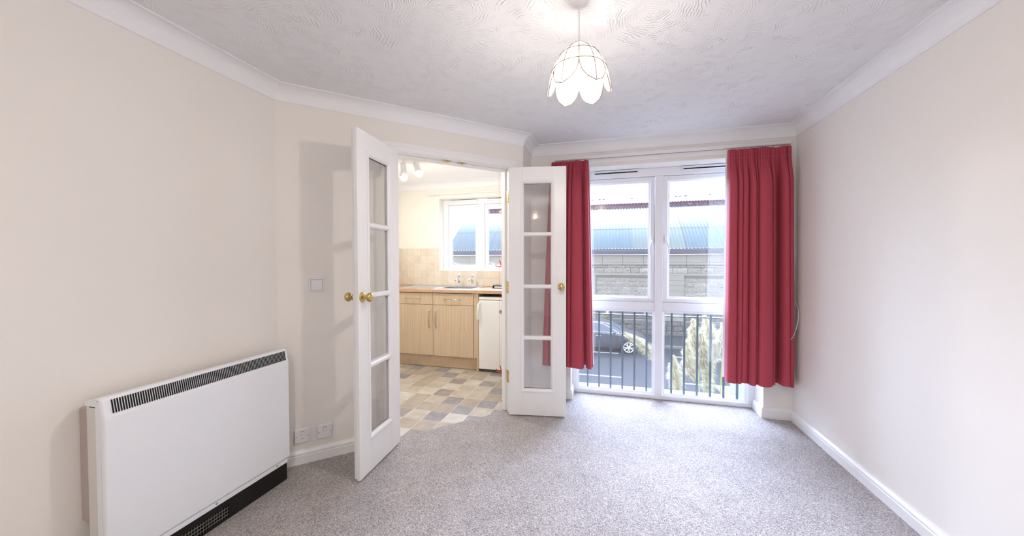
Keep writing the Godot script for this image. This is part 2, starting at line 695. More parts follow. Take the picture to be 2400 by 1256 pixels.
func trims() -> void:
	var loop := [Vector2(-1.91, -1.70), Vector2(-1.91, 2.3), Vector2(1.39, 2.3), Vector2(1.39, -3.25), Vector2(-0.69, -3.25), Vector2(-0.69, -2.92), Vector2(-1.91, -1.70)]
	var ext := [loop[5]] + loop + [loop[1]]
	var mi := miters(ext)
	var said := ["white coving along the top of the cream wall above the heater", "white coving along the wall opposite the window", "white coving along the top of the plain wall beside the wide curtain", "white coving above the curtain rail", "short piece of white coving on the narrow strip beside the doorway", "white coving above the kitchen doorway"]
	for i in 6:
		struct("trim_%d" % (i + 1), strip(ext[i + 1], ext[i + 2], mi[i + 1], mi[i + 2], cove_profile(2.28)), M.coving_paint, said[i], "coving")
	var prof := [Vector2(0, 0.0), Vector2(0.018, 0.0), Vector2(0.018, 0.051), Vector2(0.0145, 0.054), Vector2(0.0155, 0.058), Vector2(0.017, 0.061), Vector2(0.0165, 0.067), Vector2(0.012, 0.075), Vector2(0.007, 0.081), Vector2(0.006, 0.085), Vector2(0, 0.085)]
	var at := func(s: float) -> Vector2:
		var p := DW * V(s, 0, 0)
		return Vector2(p.x, p.z)
	var one := [at.call(0.603), Vector2(-1.91, -1.70), Vector2(-1.91, 2.3), Vector2(1.39, 2.3), Vector2(1.39, -3.25), Vector2(1.19, -3.25), Vector2(1.19, -3.428)]
	mi = miters(one)
	var names := ["diagonal", "left", "back", "right", "front", "reveal"]
	said = ["white skirting board under the two white wall plates", "white skirting board along the wall behind the heater", "white skirting board along the wall opposite the window", "long white skirting board along the plain wall beside the wide curtain", "short white skirting board under the wide red curtain", "white skirting board in the window recess below the wide red curtain"]
	for i in 6:
		struct("baseboard_" + names[i], strip(one[i], one[i + 1], mi[i], mi[i + 1], prof), M.gloss_white, said[i], "skirting board")
	var two := [Vector2(-0.328, -3.428), Vector2(-0.328, -3.25), Vector2(-0.69, -3.25), Vector2(-0.69, -2.92), at.call(1.657)]
	mi = miters(two)
	names = ["window_recess", "pier", "return", "doorway"]
	said = ["white skirting board in the window recess below the narrow red curtain", "short white skirting board below the narrow red curtain", "white skirting board behind the open door nearer the window", "stub of white skirting board beside the doorway architrave"]
	for i in 4:
		struct("baseboard_" + names[i], strip(two[i], two[i + 1], mi[i], mi[i + 1], prof), M.gloss_white, said[i], "skirting board")


func ring(x0: float, y0: float, x1: float, y1: float, w: float, z0: float, z1: float, bev := 0.0) -> MB:   # a rectangular frame of four bars
	return boxes([[x0, y0, z0, x0 + w, y1, z1], [x1 - w, y0, z0, x1, y1, z1], [x0 + w, y0, z0, x1 - w, y0 + w, z1], [x0 + w, y1 - w, z0, x1 - w, y1, z1]], bev)


func bead(x0: float, y0: float, x1: float, y1: float, w: float, zf: float, zb: float) -> MB:   # sloping glazing bead round an opening, from zf at its outer edge back to zb at the glass
	var m := MB.new()
	var o := [V(x0, y0, zf), V(x1, y0, zf), V(x1, y1, zf), V(x0, y1, zf)]
	var i := [V(x0 + w, y0 + w, zb), V(x1 - w, y0 + w, zb), V(x1 - w, y1 - w, zb), V(x0 + w, y1 - w, zb)]
	for k in 4:
		var l := (k + 1) % 4
		m.qo(o[k], o[l], i[l], i[k], V(0, 0, signf(zf - zb)))
	return m


func window_living() -> void:
	var w := thing("window_1", "white full-height window with four panes looking over the street", "window", V(0.43, 0, -3.46), "", "structure")
	var f := -3.43
	var b := -3.50
	leaf(w, "frame", boxes([[-0.331, 0, b, -0.286, 2.072, f], [1.14, 0, b, 1.19, 2.072, f], [-0.286, 0, b, 1.14, 0.038, f], [-0.286, 2.0, b, 1.14, 2.072, f]], 0.003), M.upvc)
	leaf(w, "mullion", boxes([[0.398, 0.038, b, 0.468, 2.0, f + 0.001]], 0.004), M.upvc)
	leaf(w, "transom", boxes([[-0.286, 0.797, b, 0.398, 0.872, f], [0.468, 0.797, b, 1.14, 0.872, f]], 0.004), M.upvc)
	for k in 2:
		var x0: float = [-0.286, 0.468][k]
		var x1: float = [0.398, 1.14][k]
		leaf(w, "glazing_bead", bead(x0, 0.038, x1, 0.797, 0.018, f - 0.001, f - 0.02), M.upvc)
		leaf(w, "pane", boxes([[x0 + 0.012, 0.05, -3.462, x1 - 0.012, 0.785, -3.456]]), M.glass)
		# opening light, set back from the frame
		var s := leaf(w, "sash", ring(x0 + 0.002, 0.874, x1 - 0.002, 1.998, 0.036, -3.495, f - 0.016, 0.003), M.upvc)
		leaf(s, "glazing_bead", bead(x0 + 0.038, 0.91, x1 - 0.038, 1.962, 0.016, f - 0.017, f - 0.032), M.upvc)
		leaf(s, "pane", boxes([[x0 + 0.048, 0.92, -3.476, x1 - 0.048, 1.952, -3.470]]), M.glass)
		var hx: float = [0.377, 0.489][k]
		var sg: float = [-1.0, 1.0][k]
		leaf(s, "handle", boxes([[hx - 0.011, 1.40, f - 0.016, hx + 0.011, 1.475, f - 0.004]], 0.004).tube([V(hx, 1.425, f - 0.006), V(hx, 1.425, f + 0.022), V(hx + sg * 0.006, 1.405, f + 0.03), V(hx + sg * 0.018, 1.375, f + 0.032), V(hx + sg * 0.022, 1.34, f + 0.03), V(hx + sg * 0.022, 1.305, f + 0.028)], [0.009, 0.009, 0.009, 0.008, 0.0075, 0.006], 8, 0.7), M.upvc)
		var v0: float = [-0.138, 0.612][k]
		var v1: float = [0.258, 1.008][k]
		var t := leaf(w, "trickle_vent", boxes([[v0, 2.037, f, v0 + 0.012, 2.070, f + 0.018], [v1 - 0.012, 2.037, f, v1, 2.070, f + 0.018], [v0 + 0.012, 2.052, f, v1 - 0.012, 2.068, f + 0.016], [v0 + 0.012, 2.037, f, v1 - 0.012, 2.041, f + 0.012]], 0.002), M.upvc)
		leaf(t, "slot", boxes([[v0 + 0.012, 2.041, f, v1 - 0.012, 2.052, f + 0.005]]), M.dark_gap)
	# sheet of plastic at the head of the recess
	struct("window_1_sill", boxes([[-0.40, -0.16, -3.74, 1.26, -0.006, -3.50]], 0.004), M.sill_grey, "pale outer sill under the full-height window, below the railing", "window sill")


func door_frame() -> void:
	# lining with stops, in the frame of the diagonal wall
	struct("trim_7", boxes([[0.64, 0, -0.1, 0.668, 2.02, 0.0], [1.588, 0, -0.1, 1.616, 2.02, 0.0], [0.668, 1.996, -0.1, 1.588, 2.02, 0.0], [0.668, 0, -0.1, 0.681, 1.996, -0.047], [1.575, 0, -0.1, 1.588, 1.996, -0.047], [0.681, 1.983, -0.1, 1.575, 1.996, -0.047]], 0.0015, DW), M.gloss_white, "white door lining of the kitchen doorway", "door frame")
	var m := MB.new()
	for k in 2:   # both faces of the wall get an architrave; the far one faces the kitchen
		var z0: float = [0.0, -0.1][k]
		var sg: float = [1.0, -1.0][k]
		for e in [[0.0, 0.063, 0.012], [0.008, 0.05, 0.017], [0.03, 0.044, 0.020]]:
			var zz: float = z0 + sg * e[2]
			var a: float = 0.662 - e[1]
			var b: float = 0.662 - e[0]
			m.box(V(a, 0, minf(z0, zz)), V(b, 2.002 + e[0], maxf(z0, zz)), 0.002, DW)
			m.box(V(1.594 + e[0], 0, minf(z0, zz)), V(1.594 + e[1], 2.002 + e[0], maxf(z0, zz)), 0.002, DW)
			m.box(V(a, 2.002 + e[0], minf(z0, zz)), V(1.594 + e[1], 2.002 + e[1], maxf(z0, zz)), 0.002, DW)
	struct("trim_8", m, M.gloss_white, "white moulded architrave around the kitchen doorway", "architrave")
	var said := ["brass ball catch under the doorway head, nearer the open door with two knobs in view", "brass ball catch under the doorway head, nearer the window"]
	for k in 2:
		var s: float = [1.07, 1.19][k]
		var t := thing("ball_catch", said[k], "door catch", DW * V(s, 1.996, -0.025), "brass catches under the doorway head", "", PI / 4)
		leaf(t, "plate", boxes([[-0.035, -0.003, -0.011, 0.035, 0, 0.011]], 0.001), M.brass, true)
		leaf(t, "ball", MB.new().ball(V(0.006, -0.006, 0), V(0.009, 0.007, 0.008), 12), M.brass, true)


func knob(z0: float, sg: float) -> MB:
	var p := [Vector2(0, 0), Vector2(0.0285, 0), Vector2(0.0285, 0.002), Vector2(0.0285, 0.002), Vector2(0.027, 0.005), Vector2(0.022, 0.0075), Vector2(0.013, 0.009), Vector2(0.0115, 0.010), Vector2(0.0115, 0.016), Vector2(0.009, 0.02), Vector2(0.0085, 0.026), Vector2(0.011, 0.029), Vector2(0.02, 0.033), Vector2(0.0255, 0.040), Vector2(0.0265, 0.047), Vector2(0.023, 0.055), Vector2(0.014, 0.060), Vector2(0, 0.0615)]
	return MB.new().lathe(p, 28, Transform3D(Basis(Vector3.RIGHT, PI / 2 * sg), V(0.417, 1.035, z0)))


func glazed_door(called: String, label: String, at: Vector3, turn: float, sg: float) -> Node3D:   # visible face in the plane z = 0, thickness away from it
	var d := thing(called, label, "door", at, "", "structure", turn)
	var th := -0.044 * sg
	var zb := minf(0, th)
	var zt := maxf(0, th)
	var half := th * 0.5
	var leafm := boxes([[0, 0, zb, 0.112, 1.982, zt], [0.112, 0, zb, 0.345, 0.205, zt], [0.112, 1.862, zb, 0.345, 1.982, zt], [0.345, 0, zb, 0.443, 1.982, zt]], 0.0015)
	leafm.box(V(0.442, 0, minf(0, half)), V(0.455, 1.982, maxf(0, half)), 0.0015)
	leaf(d, "door_leaf", leafm, M.door_paint, true)
	var y := [0.205, 0.622, 1.034, 1.451, 1.862]
	for k in 3:
		var yc: float = y[k + 1]
		var mm := MB.new()
		for s in [0.0, 1.0]:
			var zf: float = lerpf(0, th, s) + (0.0035 * sg if s == 0.0 else -0.0035 * sg)
			var zi := th / 2
			mm.qo(V(0.112, yc - 0.007, zf), V(0.345, yc - 0.007, zf), V(0.345, yc + 0.007, zf), V(0.112, yc + 0.007, zf), V(0, 0, zf - zi))
			for u in [-1.0, 1.0]:
				mm.qo(V(0.112, yc + u * 0.007, zf), V(0.345, yc + u * 0.007, zf), V(0.345, yc + u * 0.016, lerpf(zf, zi, 0.4)), V(0.112, yc + u * 0.016, lerpf(zf, zi, 0.4)), V(0, u, zf - zi))
				mm.qo(V(0.112, yc + u * 0.016, lerpf(zf, zi, 0.4)), V(0.345, yc + u * 0.016, lerpf(zf, zi, 0.4)), V(0.345, yc + u * 0.016, zi), V(0.112, yc + u * 0.016, zi), V(0, u, 0))
		leaf(d, "glazing_bar", mm, M.door_paint, true)
	var mo := MB.new()   # raised moulding round the glazing, both faces
	for s in [0.0, 1.0]:
		var z0: float = lerpf(0, th, s)
		var o: float = sg if s == 0.0 else -sg
		var loops := [[0.020, 0.0], [0.020, 0.004], [0.010, 0.006], [0.003, 0.0035], [0.0, 0.001], [-0.006, -0.006], [-0.009, -0.013]]
		for i in loops.size() - 1:
			var a: Array = loops[i]
			var b: Array = loops[i + 1]
			var pa := [V(0.114 - a[0], 0.207 - a[0], z0 + o * a[1]), V(0.343 + a[0], 0.207 - a[0], z0 + o * a[1]), V(0.343 + a[0], 1.860 + a[0], z0 + o * a[1]), V(0.114 - a[0], 1.860 + a[0], z0 + o * a[1])]
			var pb := [V(0.114 - b[0], 0.207 - b[0], z0 + o * b[1]), V(0.343 + b[0], 0.207 - b[0], z0 + o * b[1]), V(0.343 + b[0], 1.860 + b[0], z0 + o * b[1]), V(0.114 - b[0], 1.860 + b[0], z0 + o * b[1])]
			for k in 4:
				var l := (k + 1) % 4
				mo.qo(pa[k], pa[l], pb[l], pb[k], V(0, 0, o) if i > 0 else (pa[k] + pa[l]) / 2 - V(0.228, 1.03, z0))
	leaf(d, "glazing_moulding", mo, M.door_paint, true)
	for k in 4:
		leaf(d, "pane", boxes([[0.113, y[k] + 0.010 + (0.004 if k > 0 else -0.005), th / 2 - 0.002, 0.344, y[k + 1] - 0.010 - (0.004 if k < 3 else -0.005), th / 2 + 0.002]]), M.glass, true)
	leaf(d, "knob", knob(0, sg), M.brass, true)
	leaf(d, "knob", knob(th, -sg), M.brass, true)
	return d


func glazed_doors() -> void:
	var a := glazed_door("door_1", "white door with four panes standing open against the wall of the light switch", V(-1.376, 0.008, -2.157), deg_to_rad(-86.05), -1.0)
	var b := glazed_door("door_2", "white door with four panes standing open in front of the narrow curtain", V(-0.772, 0.008, -2.765), deg_to_rad(9.15), 1.0)
	for k in 3:
		var y: float = [0.296, 1.03, 1.768][k]
		for e in [[a, 0.668, 1.0], [b, 1.588, -1.0]]:
			var m := MB.new()
			var s: float = e[1]
			m.box(V(s - 0.0005, y - 0.05, -0.036), V(s + 0.0025 * e[2], y + 0.05, -0.006), 0.0, DW)
			var path := [DW * V(s + 0.004 * e[2], y - 0.05, 0.007), DW * V(s + 0.004 * e[2], y + 0.05, 0.007)]
			m.tube(path, 0.0045, 10)
			var h := leaf(e[0], "hinge", m, M.brass)
			var sc := MB.new()
			for u in [-0.035, -0.012, 0.012, 0.035]:
				sc.ball(DW * V(s + 0.0027 * e[2], y + u, -0.022), V(0.004, 0.004, 0.004), 8)
			leaf(h, "screw", sc, M.nickel)


# ---- kitchen
func kitchen_room() -> void:
	var poly := PackedVector2Array([Vector2(-2.755, -4.37), Vector2(-0.79, -4.37), Vector2(-0.79, -2.885)])
	for q in [[1.575, -0.036], [0.681, -0.036], [0.60, -0.101]]:
		var p := DW * V(q[0], 0, q[1])
		poly.append(Vector2(p.x, p.z))
	poly.append_array([Vector2(-1.96, -1.78), Vector2(-2.755, -1.78)])
	var fl: Node3D = struct("floor_kitchen", MB.new().slab(poly, -0.12, -0.0056), M.vinyl_joint, "kitchen floor of small square beige and grey tiles", "floor")
	var pitch := 0.1645
	for i in range(-7, 5):
		for j in range(-8, 8):
			var x := -1.59 + i * pitch
			var z := -2.697 + j * pitch
			if z > -1.9 or z < -4.0:
				continue
			var q := PackedVector2Array([Vector2(x + 0.0018, z + 0.0018), Vector2(x + pitch - 0.0018, z + 0.0018), Vector2(x + pitch - 0.0018, z + pitch - 0.0018), Vector2(x + 0.0018, z + pitch - 0.0018)])
			for r in Geometry2D.intersect_polygons(q, poly):
				if r.size() < 3:
					continue
				leaf(fl, "floor_tile", MB.new().slab(r, -0.0066, -0.005 + rng.randf() * 0.0003), M["vinyl_%d" % ([0, 3, 0, 1][rng.randi() % 4] if (i + j) % 2 == 0 else [1, 2, 4, 0][rng.randi() % 4])])
	var cp := PackedVector2Array([Vector2(-2.855, -4.62), Vector2(-0.73, -4.62), Vector2(-0.73, -2.97), Vector2(-1.97, -1.73), Vector2(-2.855, -1.73)])
	struct("ceiling_kitchen", MB.new().slab(cp, 2.281, 2.4), M.plain_ceiling, "bright white kitchen ceiling seen through the doorway", "ceiling")
	struct("wall_kitchen_left", boxes([[-2.855, -0.1, -4.62, -2.755, 2.28, -1.78]]), M.kitchen_paint, "cream kitchen side wall beyond the cupboards", "wall")
	struct("wall_kitchen_near", boxes([[-2.755, -0.1, -1.78, -1.99, 2.28, -1.70]]), M.kitchen_paint, "cream kitchen wall that backs on to the heater wall", "wall")
	struct("wall_kitchen_right", boxes([[-0.79, -0.1, -4.62, -0.69, 2.28, -3.53]]), M.kitchen_paint, "cream kitchen wall beside the white fridge", "wall")
	struct("wall_kitchen_side", boxes([[-0.795, -0.1, -3.53, -0.79, 2.28, -3.0]]), M.kitchen_paint, "cream lining of the kitchen wall next to the doorway", "wall")
	var wall: Node3D = struct("wall_kitchen_window", boxes([[-2.755, -0.1, -4.62, -2.175, 2.28, -4.37], [-1.08, -0.1, -4.62, -0.79, 2.28, -4.37], [-2.175, -0.1, -4.62, -1.08, 1.122, -4.37], [-2.175, 2.068, -4.62, -1.08, 2.28, -4.37]]), M.kitchen_paint, "cream kitchen wall with the small window and beige tiles above the worktop", "wall")
	# small square wall tiles with a joint between them
	leaf(wall, "grout", boxes([[-2.755, 0.917, -4.3699, -2.176, 1.416, -4.366], [-2.176, 0.917, -4.3699, -1.079, 1.1215, -4.366], [-1.079, 0.917, -4.3699, -0.79, 1.416, -4.366]]), M.grout)
	for r in 5:
		var y1 := 1.4155 - r * 0.0997
		for k in 20:
			var x0 := maxf(-2.753 + k * 0.1, -2.753)
			var x1 := minf(x0 + 0.1, -0.791)
			if r < 3 and x1 > -2.175 and x0 < -1.08:
				if x0 < -2.175:
					x1 = -2.177
				elif x1 > -1.08:
					x0 = -1.078
				else:
					continue
			leaf(wall, "wall_tile", boxes([[x0 + 0.001, y1 - 0.0985, -4.368, x1 - 0.001, y1, -4.3635]], 0.0012), M["wall_tile_%d" % (rng.randi() % 4)])
	var left := get_node("wall_kitchen_left")
	for r in 5:
		var y1 := 1.4155 - r * 0.0997
		for k in 4:
			leaf(left, "wall_tile", boxes([[-2.757, y1 - 0.0985, -4.362 + k * 0.1, -2.750, y1, -4.264 + k * 0.1]], 0.0012), M["wall_tile_%d" % (rng.randi() % 4)])
	# coving of the kitchen
	var path := [Vector2(-2.755, -1.78), Vector2(-2.755, -4.37), Vector2(-0.795, -4.37), Vector2(-0.795, -3.0)]
	path.reverse()
	var mi := miters(path)
	var said := ["white kitchen coving above the fridge side", "white kitchen coving above the small window", "white kitchen coving along the side wall"]
	for i in 3:
		struct("trim_%d" % (9 + i), strip(path[i], path[i + 1], mi[i], mi[i + 1], cove_profile(2.281)), M.coving_paint, said[i], "coving")


func kitchen_window() -> void:
	var w := thing("window_2", "small white window with two panes above the kitchen sink", "window", V(-1.626, 1.122, -4.52), "", "structure")
	var f := -4.49
	var b := -4.56
	leaf(w, "frame", boxes([[-2.175, 1.122, b, -2.1, 2.068, f], [-1.152, 1.122, b, -1.08, 2.068, f], [-2.1, 1.122, b, -1.152, 1.149, f], [-2.1, 1.998, b, -1.152, 2.068, f]], 0.003), M.upvc)
	leaf(w, "mullion", boxes([[-1.672, 1.149, b, -1.58, 1.998, f + 0.001]], 0.004), M.upvc)
	for k in 2:
		var x0: float = [-2.1, -1.58][k]
		var x1: float = [-1.672, -1.152][k]
		var s := leaf(w, "sash", ring(x0 + 0.002, 1.151, x1 - 0.002, 1.996, 0.028, b + 0.005, f - 0.008, 0.003), M.upvc)
		leaf(s, "glazing_bead", bead(x0 + 0.03, 1.179, x1 - 0.03, 1.968, 0.016, f - 0.009, f - 0.024), M.upvc)
		leaf(s, "pane", boxes([[x0 + 0.04, 1.189, -4.53, x1 - 0.04, 1.958, -4.524]]), M.glass)
		leaf(s, "stay", boxes([[x0 + 0.15, 1.155, f - 0.008, x0 + 0.24, 1.165, f + 0.01]], 0.002).tube([V(x0 + 0.21, 1.165, f + 0.008), V(x0 + 0.15, 1.18, f + 0.012), V(x0 + 0.07, 1.232, f + 0.012)], [0.007, 0.008, 0.007], 8, 0.6), M.upvc)
		var v0: float = x0 + 0.03
		var v1: float = x1 - 0.012
		var t := leaf(w, "trickle_vent", boxes([[v0, 2.032, f, v1, 2.06, f + 0.014]], 0.003), M.upvc)
		leaf(t, "slot", boxes([[v0 + 0.01, 2.060, f, v1 - 0.01, 2.0635, f + 0.010]]), M.gutter)


func kitchen_units() -> void:
	var u := thing("base_cabinet", "pale wood kitchen cupboard with two drawers and two doors under the worktop", "cabinet", V(-1.98, 0, -3.80))
	leaf(u, "carcass", boxes([[-2.48, 0.139, -4.34, -2.462, 0.877, -3.822], [-1.498, 0.139, -4.34, -1.48, 0.877, -3.822], [-2.462, 0.139, -4.34, -1.498, 0.157, -3.822], [-2.462, 0.157, -4.34, -1.498, 0.877, -4.33], [-2.462, 0.72, -3.84, -1.498, 0.745, -3.822], [-1.989, 0.157, -3.84, -1.973, 0.877, -3.822]]), M.beech)
	leaf(u, "plinth", boxes([[-2.75, 0, -3.86, -1.44, 0.137, -3.842]], 0.001), M.beech_flat)
	leaf(u, "filler_panel", boxes([[-2.75, 0.139, -3.835, -2.484, 0.875, -3.815]], 0.001), M.beech)
	leaf(u, "end_panel", boxes([[-1.478, 0.139, -4.34, -1.436, 0.877, -3.806], [-1.435, 0.0, -4.34, -1.417, 0.877, -3.797]], 0.001), M.beech)
	for k in 2:
		var x0: float = [-2.478, -1.980][k]
		var x1: float = [-1.984, -1.482][k]
		var d := leaf(u, "drawer_front", boxes([[x0, 0.737, -3.82, x1, 0.871, -3.80]], 0.0015), M.beech)
		var hx: float = [-2.241, -1.731][k]
		var p := []
		for i in 13:
			var t := i / 12.0
			p.append(V(hx - 0.106 + 0.212 * t, 0.805, -3.80 + 0.034 * sqrt(sin(PI * clampf(t, 0.001, 0.999)))))
		leaf(d, "handle", MB.new().tube(p, 0.0055, 8, 0.8), M.nickel)
		var c := leaf(u, "cabinet_door", boxes([[x0, 0.141, -3.82, x1, 0.733, -3.80]], 0.0015), M.beech)
		var vx: float = [-2.028, -1.941][k]
		p = []
		for i in 13:
			var t := i / 12.0
			p.append(V(vx, 0.465 + 0.215 * t, -3.80 + 0.034 * sqrt(sin(PI * clampf(t, 0.001, 0.999)))))
		leaf(c, "handle", MB.new().tube(p, 0.0055, 8, 0.8), M.nickel)
	# worktop with a cut-out for the sink bowl
	tag(leaf(self, "worktop", boxes([[-2.752, 0.879, -4.362, -1.966, 0.916, -3.78], [-1.552, 0.879, -4.362, -0.797, 0.916, -3.78], [-1.966, 0.879, -3.92, -1.552, 0.916, -3.78], [-1.966, 0.879, -4.362, -1.552, 0.916, -4.21]], 0.003), M.worktop), "long wood-effect kitchen worktop with a rounded front edge", "worktop")
	var s := thing("sink", "stainless steel sink with a drainer set into the worktop", "sink", V(-2.0, 0.916, -4.1))
	var m := boxes([[-2.50, 0.9165, -4.34, -1.96, 0.920, -3.86], [-1.556, 0.9165, -4.34, -1.51, 0.920, -3.86], [-1.96, 0.9165, -3.926, -1.556, 0.920, -3.86], [-1.96, 0.9165, -4.34, -1.556, 0.920, -4.204]], 0.0015)
	leaf(s, "rim", m, M.steel)
	m = boxes([[-1.962, 0.76, -4.206, -1.958, 0.919, -3.924], [-1.56, 0.76, -4.206, -1.556, 0.919, -3.924], [-1.958, 0.76, -4.206, -1.56, 0.919, -4.202], [-1.958, 0.76, -3.928, -1.56, 0.919, -3.924], [-1.962, 0.756, -4.206, -1.556, 0.76, -3.924]])
	leaf(s, "bowl", m, M.steel)
	m = MB.new()
	for i in 12:
		m.box(V(-2.46, 0.9195, -4.28 + i * 0.033), V(-2.02, 0.9225, -4.27 + i * 0.033), 0.0014)
	tag(leaf(s, "drainer_rib", m, M.steel), "", "", "", "stuff")
	var said := ["chrome pillar tap over the sink, nearer the drainer", "chrome pillar tap over the sink, nearer the blue-topped folder"]
	for k in 2:
		var x: float = [-1.848, -1.668][k]
		var t := thing("tap", said[k], "tap", V(x, 0.920, -4.255), "pair of pillar taps at the sink")
		leaf(t, "pillar", MB.new().lathe([Vector2(0, 0), Vector2(0.023, 0), Vector2(0.023, 0.004), Vector2(0.013, 0.011), Vector2(0.0115, 0.045), Vector2(0.0145, 0.07), Vector2(0.016, 0.085), Vector2(0.013, 0.10), Vector2(0.012, 0.112), Vector2(0, 0.113)], 18), M.chrome, true)
		leaf(t, "spout", MB.new().tube([V(0, 0.078, 0), V(0, 0.092, 0.03), V(0, 0.098, 0.065), V(0, 0.094, 0.095), V(0, 0.080, 0.108)], [0.010, 0.010, 0.0095, 0.0095, 0.010], 12), M.chrome, true)
		leaf(t, "handle", MB.new().lathe([Vector2(0, 0.112), Vector2(0.011, 0.113), Vector2(0.016, 0.12), Vector2(0.0175, 0.138), Vector2(0.0155, 0.152), Vector2(0.009, 0.157), Vector2(0, 0.158)], 8), M.chrome, true)
	# fridge
	var f := thing("fridge", "white under-counter fridge to the right of the wooden cupboard", "fridge", V(-1.14, 0, -3.80))
	leaf(f, "body", boxes([[-1.408, 0.02, -4.33, -0.868, 0.806, -3.835]], 0.006), M.fridge_white)
	leaf(f, "lid", boxes([[-1.412, 0.809, -4.34, -0.864, 0.842, -3.80]], 0.006), M.fridge_white)
	for q in [[-1.39, -3.9], [-0.92, -3.9], [-1.39, -4.3], [-0.92, -4.3]]:
		leaf(f, "foot", boxes([[q[0], 0, q[1], q[0] + 0.03, 0.02, q[1] + 0.04]]), M.dark_gap)
	var d := leaf(f, "door", boxes([[-1.412, 0.028, -3.832, -0.864, 0.803, -3.79]], 0.007), M.fridge_white)
	leaf(d, "handle", MB.new().tube([V(-1.402, 0.774, -3.79), V(-1.404, 0.765, -3.772), V(-1.407, 0.72, -3.758), V(-1.41, 0.66, -3.752), V(-1.411, 0.61, -3.758), V(-1.408, 0.588, -3.772), V(-1.402, 0.583, -3.79)], [0.010, 0.011, 0.012, 0.012, 0.0125, 0.012, 0.010], 10), M.fridge_white)
	var g := leaf(d, "round_badge", MB.new().lathe([Vector2(0, 0), Vector2(0.027, 0), Vector2(0.027, 0.0025), Vector2(0.025, 0.003), Vector2(0, 0.003)], 28, Transform3D(Basis(Vector3.RIGHT, PI / 2), V(-1.146, 0.682, -3.7905))), M.nickel)
	g.material_override = mat("badge_grey", c8(176, 176, 184), 0.35)
	leaf(d, "badge_bar", boxes([[-1.159, 0.678, -3.7878, -1.133, 0.689, -3.7868]]), M.gutter)


func kitchen_things() -> void:
	var t := thing("ring_binder", "dark teal folder with pale pages lying on the kitchen worktop", "folder", V(-1.21, 0.9165, -4.19), "", "", deg_to_rad(-4))
	leaf(t, "cover", boxes([[-0.13, 0.0, -0.095, 0.13, 0.004, 0.095], [-0.132, 0.0, -0.095, -0.128, 0.036, 0.095]], 0.001).box(V(-0.13, 0.034, -0.095), V(0.13, 0.038, 0.095), 0.001, Transform3D(Basis(Vector3.BACK, deg_to_rad(3)), V(0, 0, 0))), M.binder_teal, true)
	leaf(t, "pages", boxes([[-0.115, 0.005, -0.088, 0.12, 0.024, 0.088]], 0.001), M.paper, true)
	leaf(t, "cover_label", MB.new().box(V(-0.08, 0.0382, -0.07), V(0.12, 0.0388, 0.06), 0, Transform3D(Basis(Vector3.BACK, deg_to_rad(3)), V(0, 0, 0))), M.binder_light, true)
	# rail over the kitchen window
	t = thing("curtain_track", "thin white curtain track above the kitchen window", "curtain track", V(-1.6, 2.126, -4.35))
	leaf(t, "rail", boxes([[-2.34, 2.117, -4.352, -0.90, 2.136, -4.340]], 0.003), M.white_plastic)
	for x in [-2.25, -1.78, -1.30]:
		leaf(t, "bracket", boxes([[x - 0.012, 2.112, -4.37, x + 0.012, 2.140, -4.350]], 0.002), M.white_plastic)
	# emergency pull cord
	t = thing("pull_cord", "red pull cord with two red triangular pulls hanging in the kitchen", "pull cord", V(-1.095, 2.281, -3.56))
	leaf(t, "ceiling_switch", MB.new().lathe([Vector2(0, 0), Vector2(0.03, 0), Vector2(0.03, -0.02), Vector2(0.022, -0.032), Vector2(0, -0.034)], 20), M.white_plastic, true)
	leaf(t, "cord", MB.new().tube([V(0, -0.03, 0), V(0.001, -1.02, 0), V(0, -2.14, 0)], 0.0011, 6), M.red_plastic, true)
	for y in [-1.03, -2.13]:
		leaf(t, "pull", MB.new().tube([V(0, y + 0.006, 0), V(0.008, y - 0.006, 0), V(0.02, y - 0.055, 0.002), V(0.017, y - 0.066, 0.002), V(-0.034, y - 0.06, 0), V(-0.04, y - 0.05, 0), V(-0.032, y - 0.035, 0)], 0.0048, 8), M.red_plastic, true)
	# spotlight bar
	t = thing("spotlight_bar", "white ceiling spotlight bar with two lit bulbs in the kitchen", "ceiling light", V(-1.93, 2.281, -3.2))
	leaf(t, "bar", boxes([[-0.17, -0.022, -0.03, 0.12, 0, 0.03]], 0.006), M.white_plastic, true)
	for k in 2:
		var x: float = [-0.055, 0.085][k]
		var tilt: float = [-4.0, 24.0][k]
		var head := Transform3D(Basis(Vector3.BACK, deg_to_rad(tilt)) * Basis(Vector3.RIGHT, deg_to_rad([10.0, -14.0][k])), V(x, -0.065, 0))
		leaf(t, "stem", MB.new().tube([V(x, -0.02, 0), V(x, -0.07, 0)], 0.007, 10), M.white_plastic, true)
		var h := leaf(t, "spot_head", MB.new().lathe([Vector2(0, 0.012), Vector2(0.026, 0.008), Vector2(0.029, 0), Vector2(0.029, -0.075), Vector2(0.029, -0.075), Vector2(0.034, -0.095), Vector2(0.044, -0.125), Vector2(0.041, -0.125), Vector2(0.03, -0.095), Vector2(0.0, -0.08)], 24, head), M.white_plastic, true)
		var bm := mat("spot_bulb_glow_%d" % k, c8(255, 250, 240), 0.4)
		bm.emission_enabled = true
		bm.emission = c8(255, 243, 222)
		bm.emission_energy_multiplier = 6.0 if k == 1 else 3.0
		leaf(h, "bulb", MB.new().ball(V(0, 0, 0), V(0.037, 0.045, 0.037), 18).moved(t.global_transform * head * Transform3D(Basis.IDENTITY, V(0, -0.125, 0))), bm)
		lamp_light("spot_lamp_%d" % k, t.position + head * V(0, -0.125, 0), 0.58, c8(255, 247, 236), 0.03)


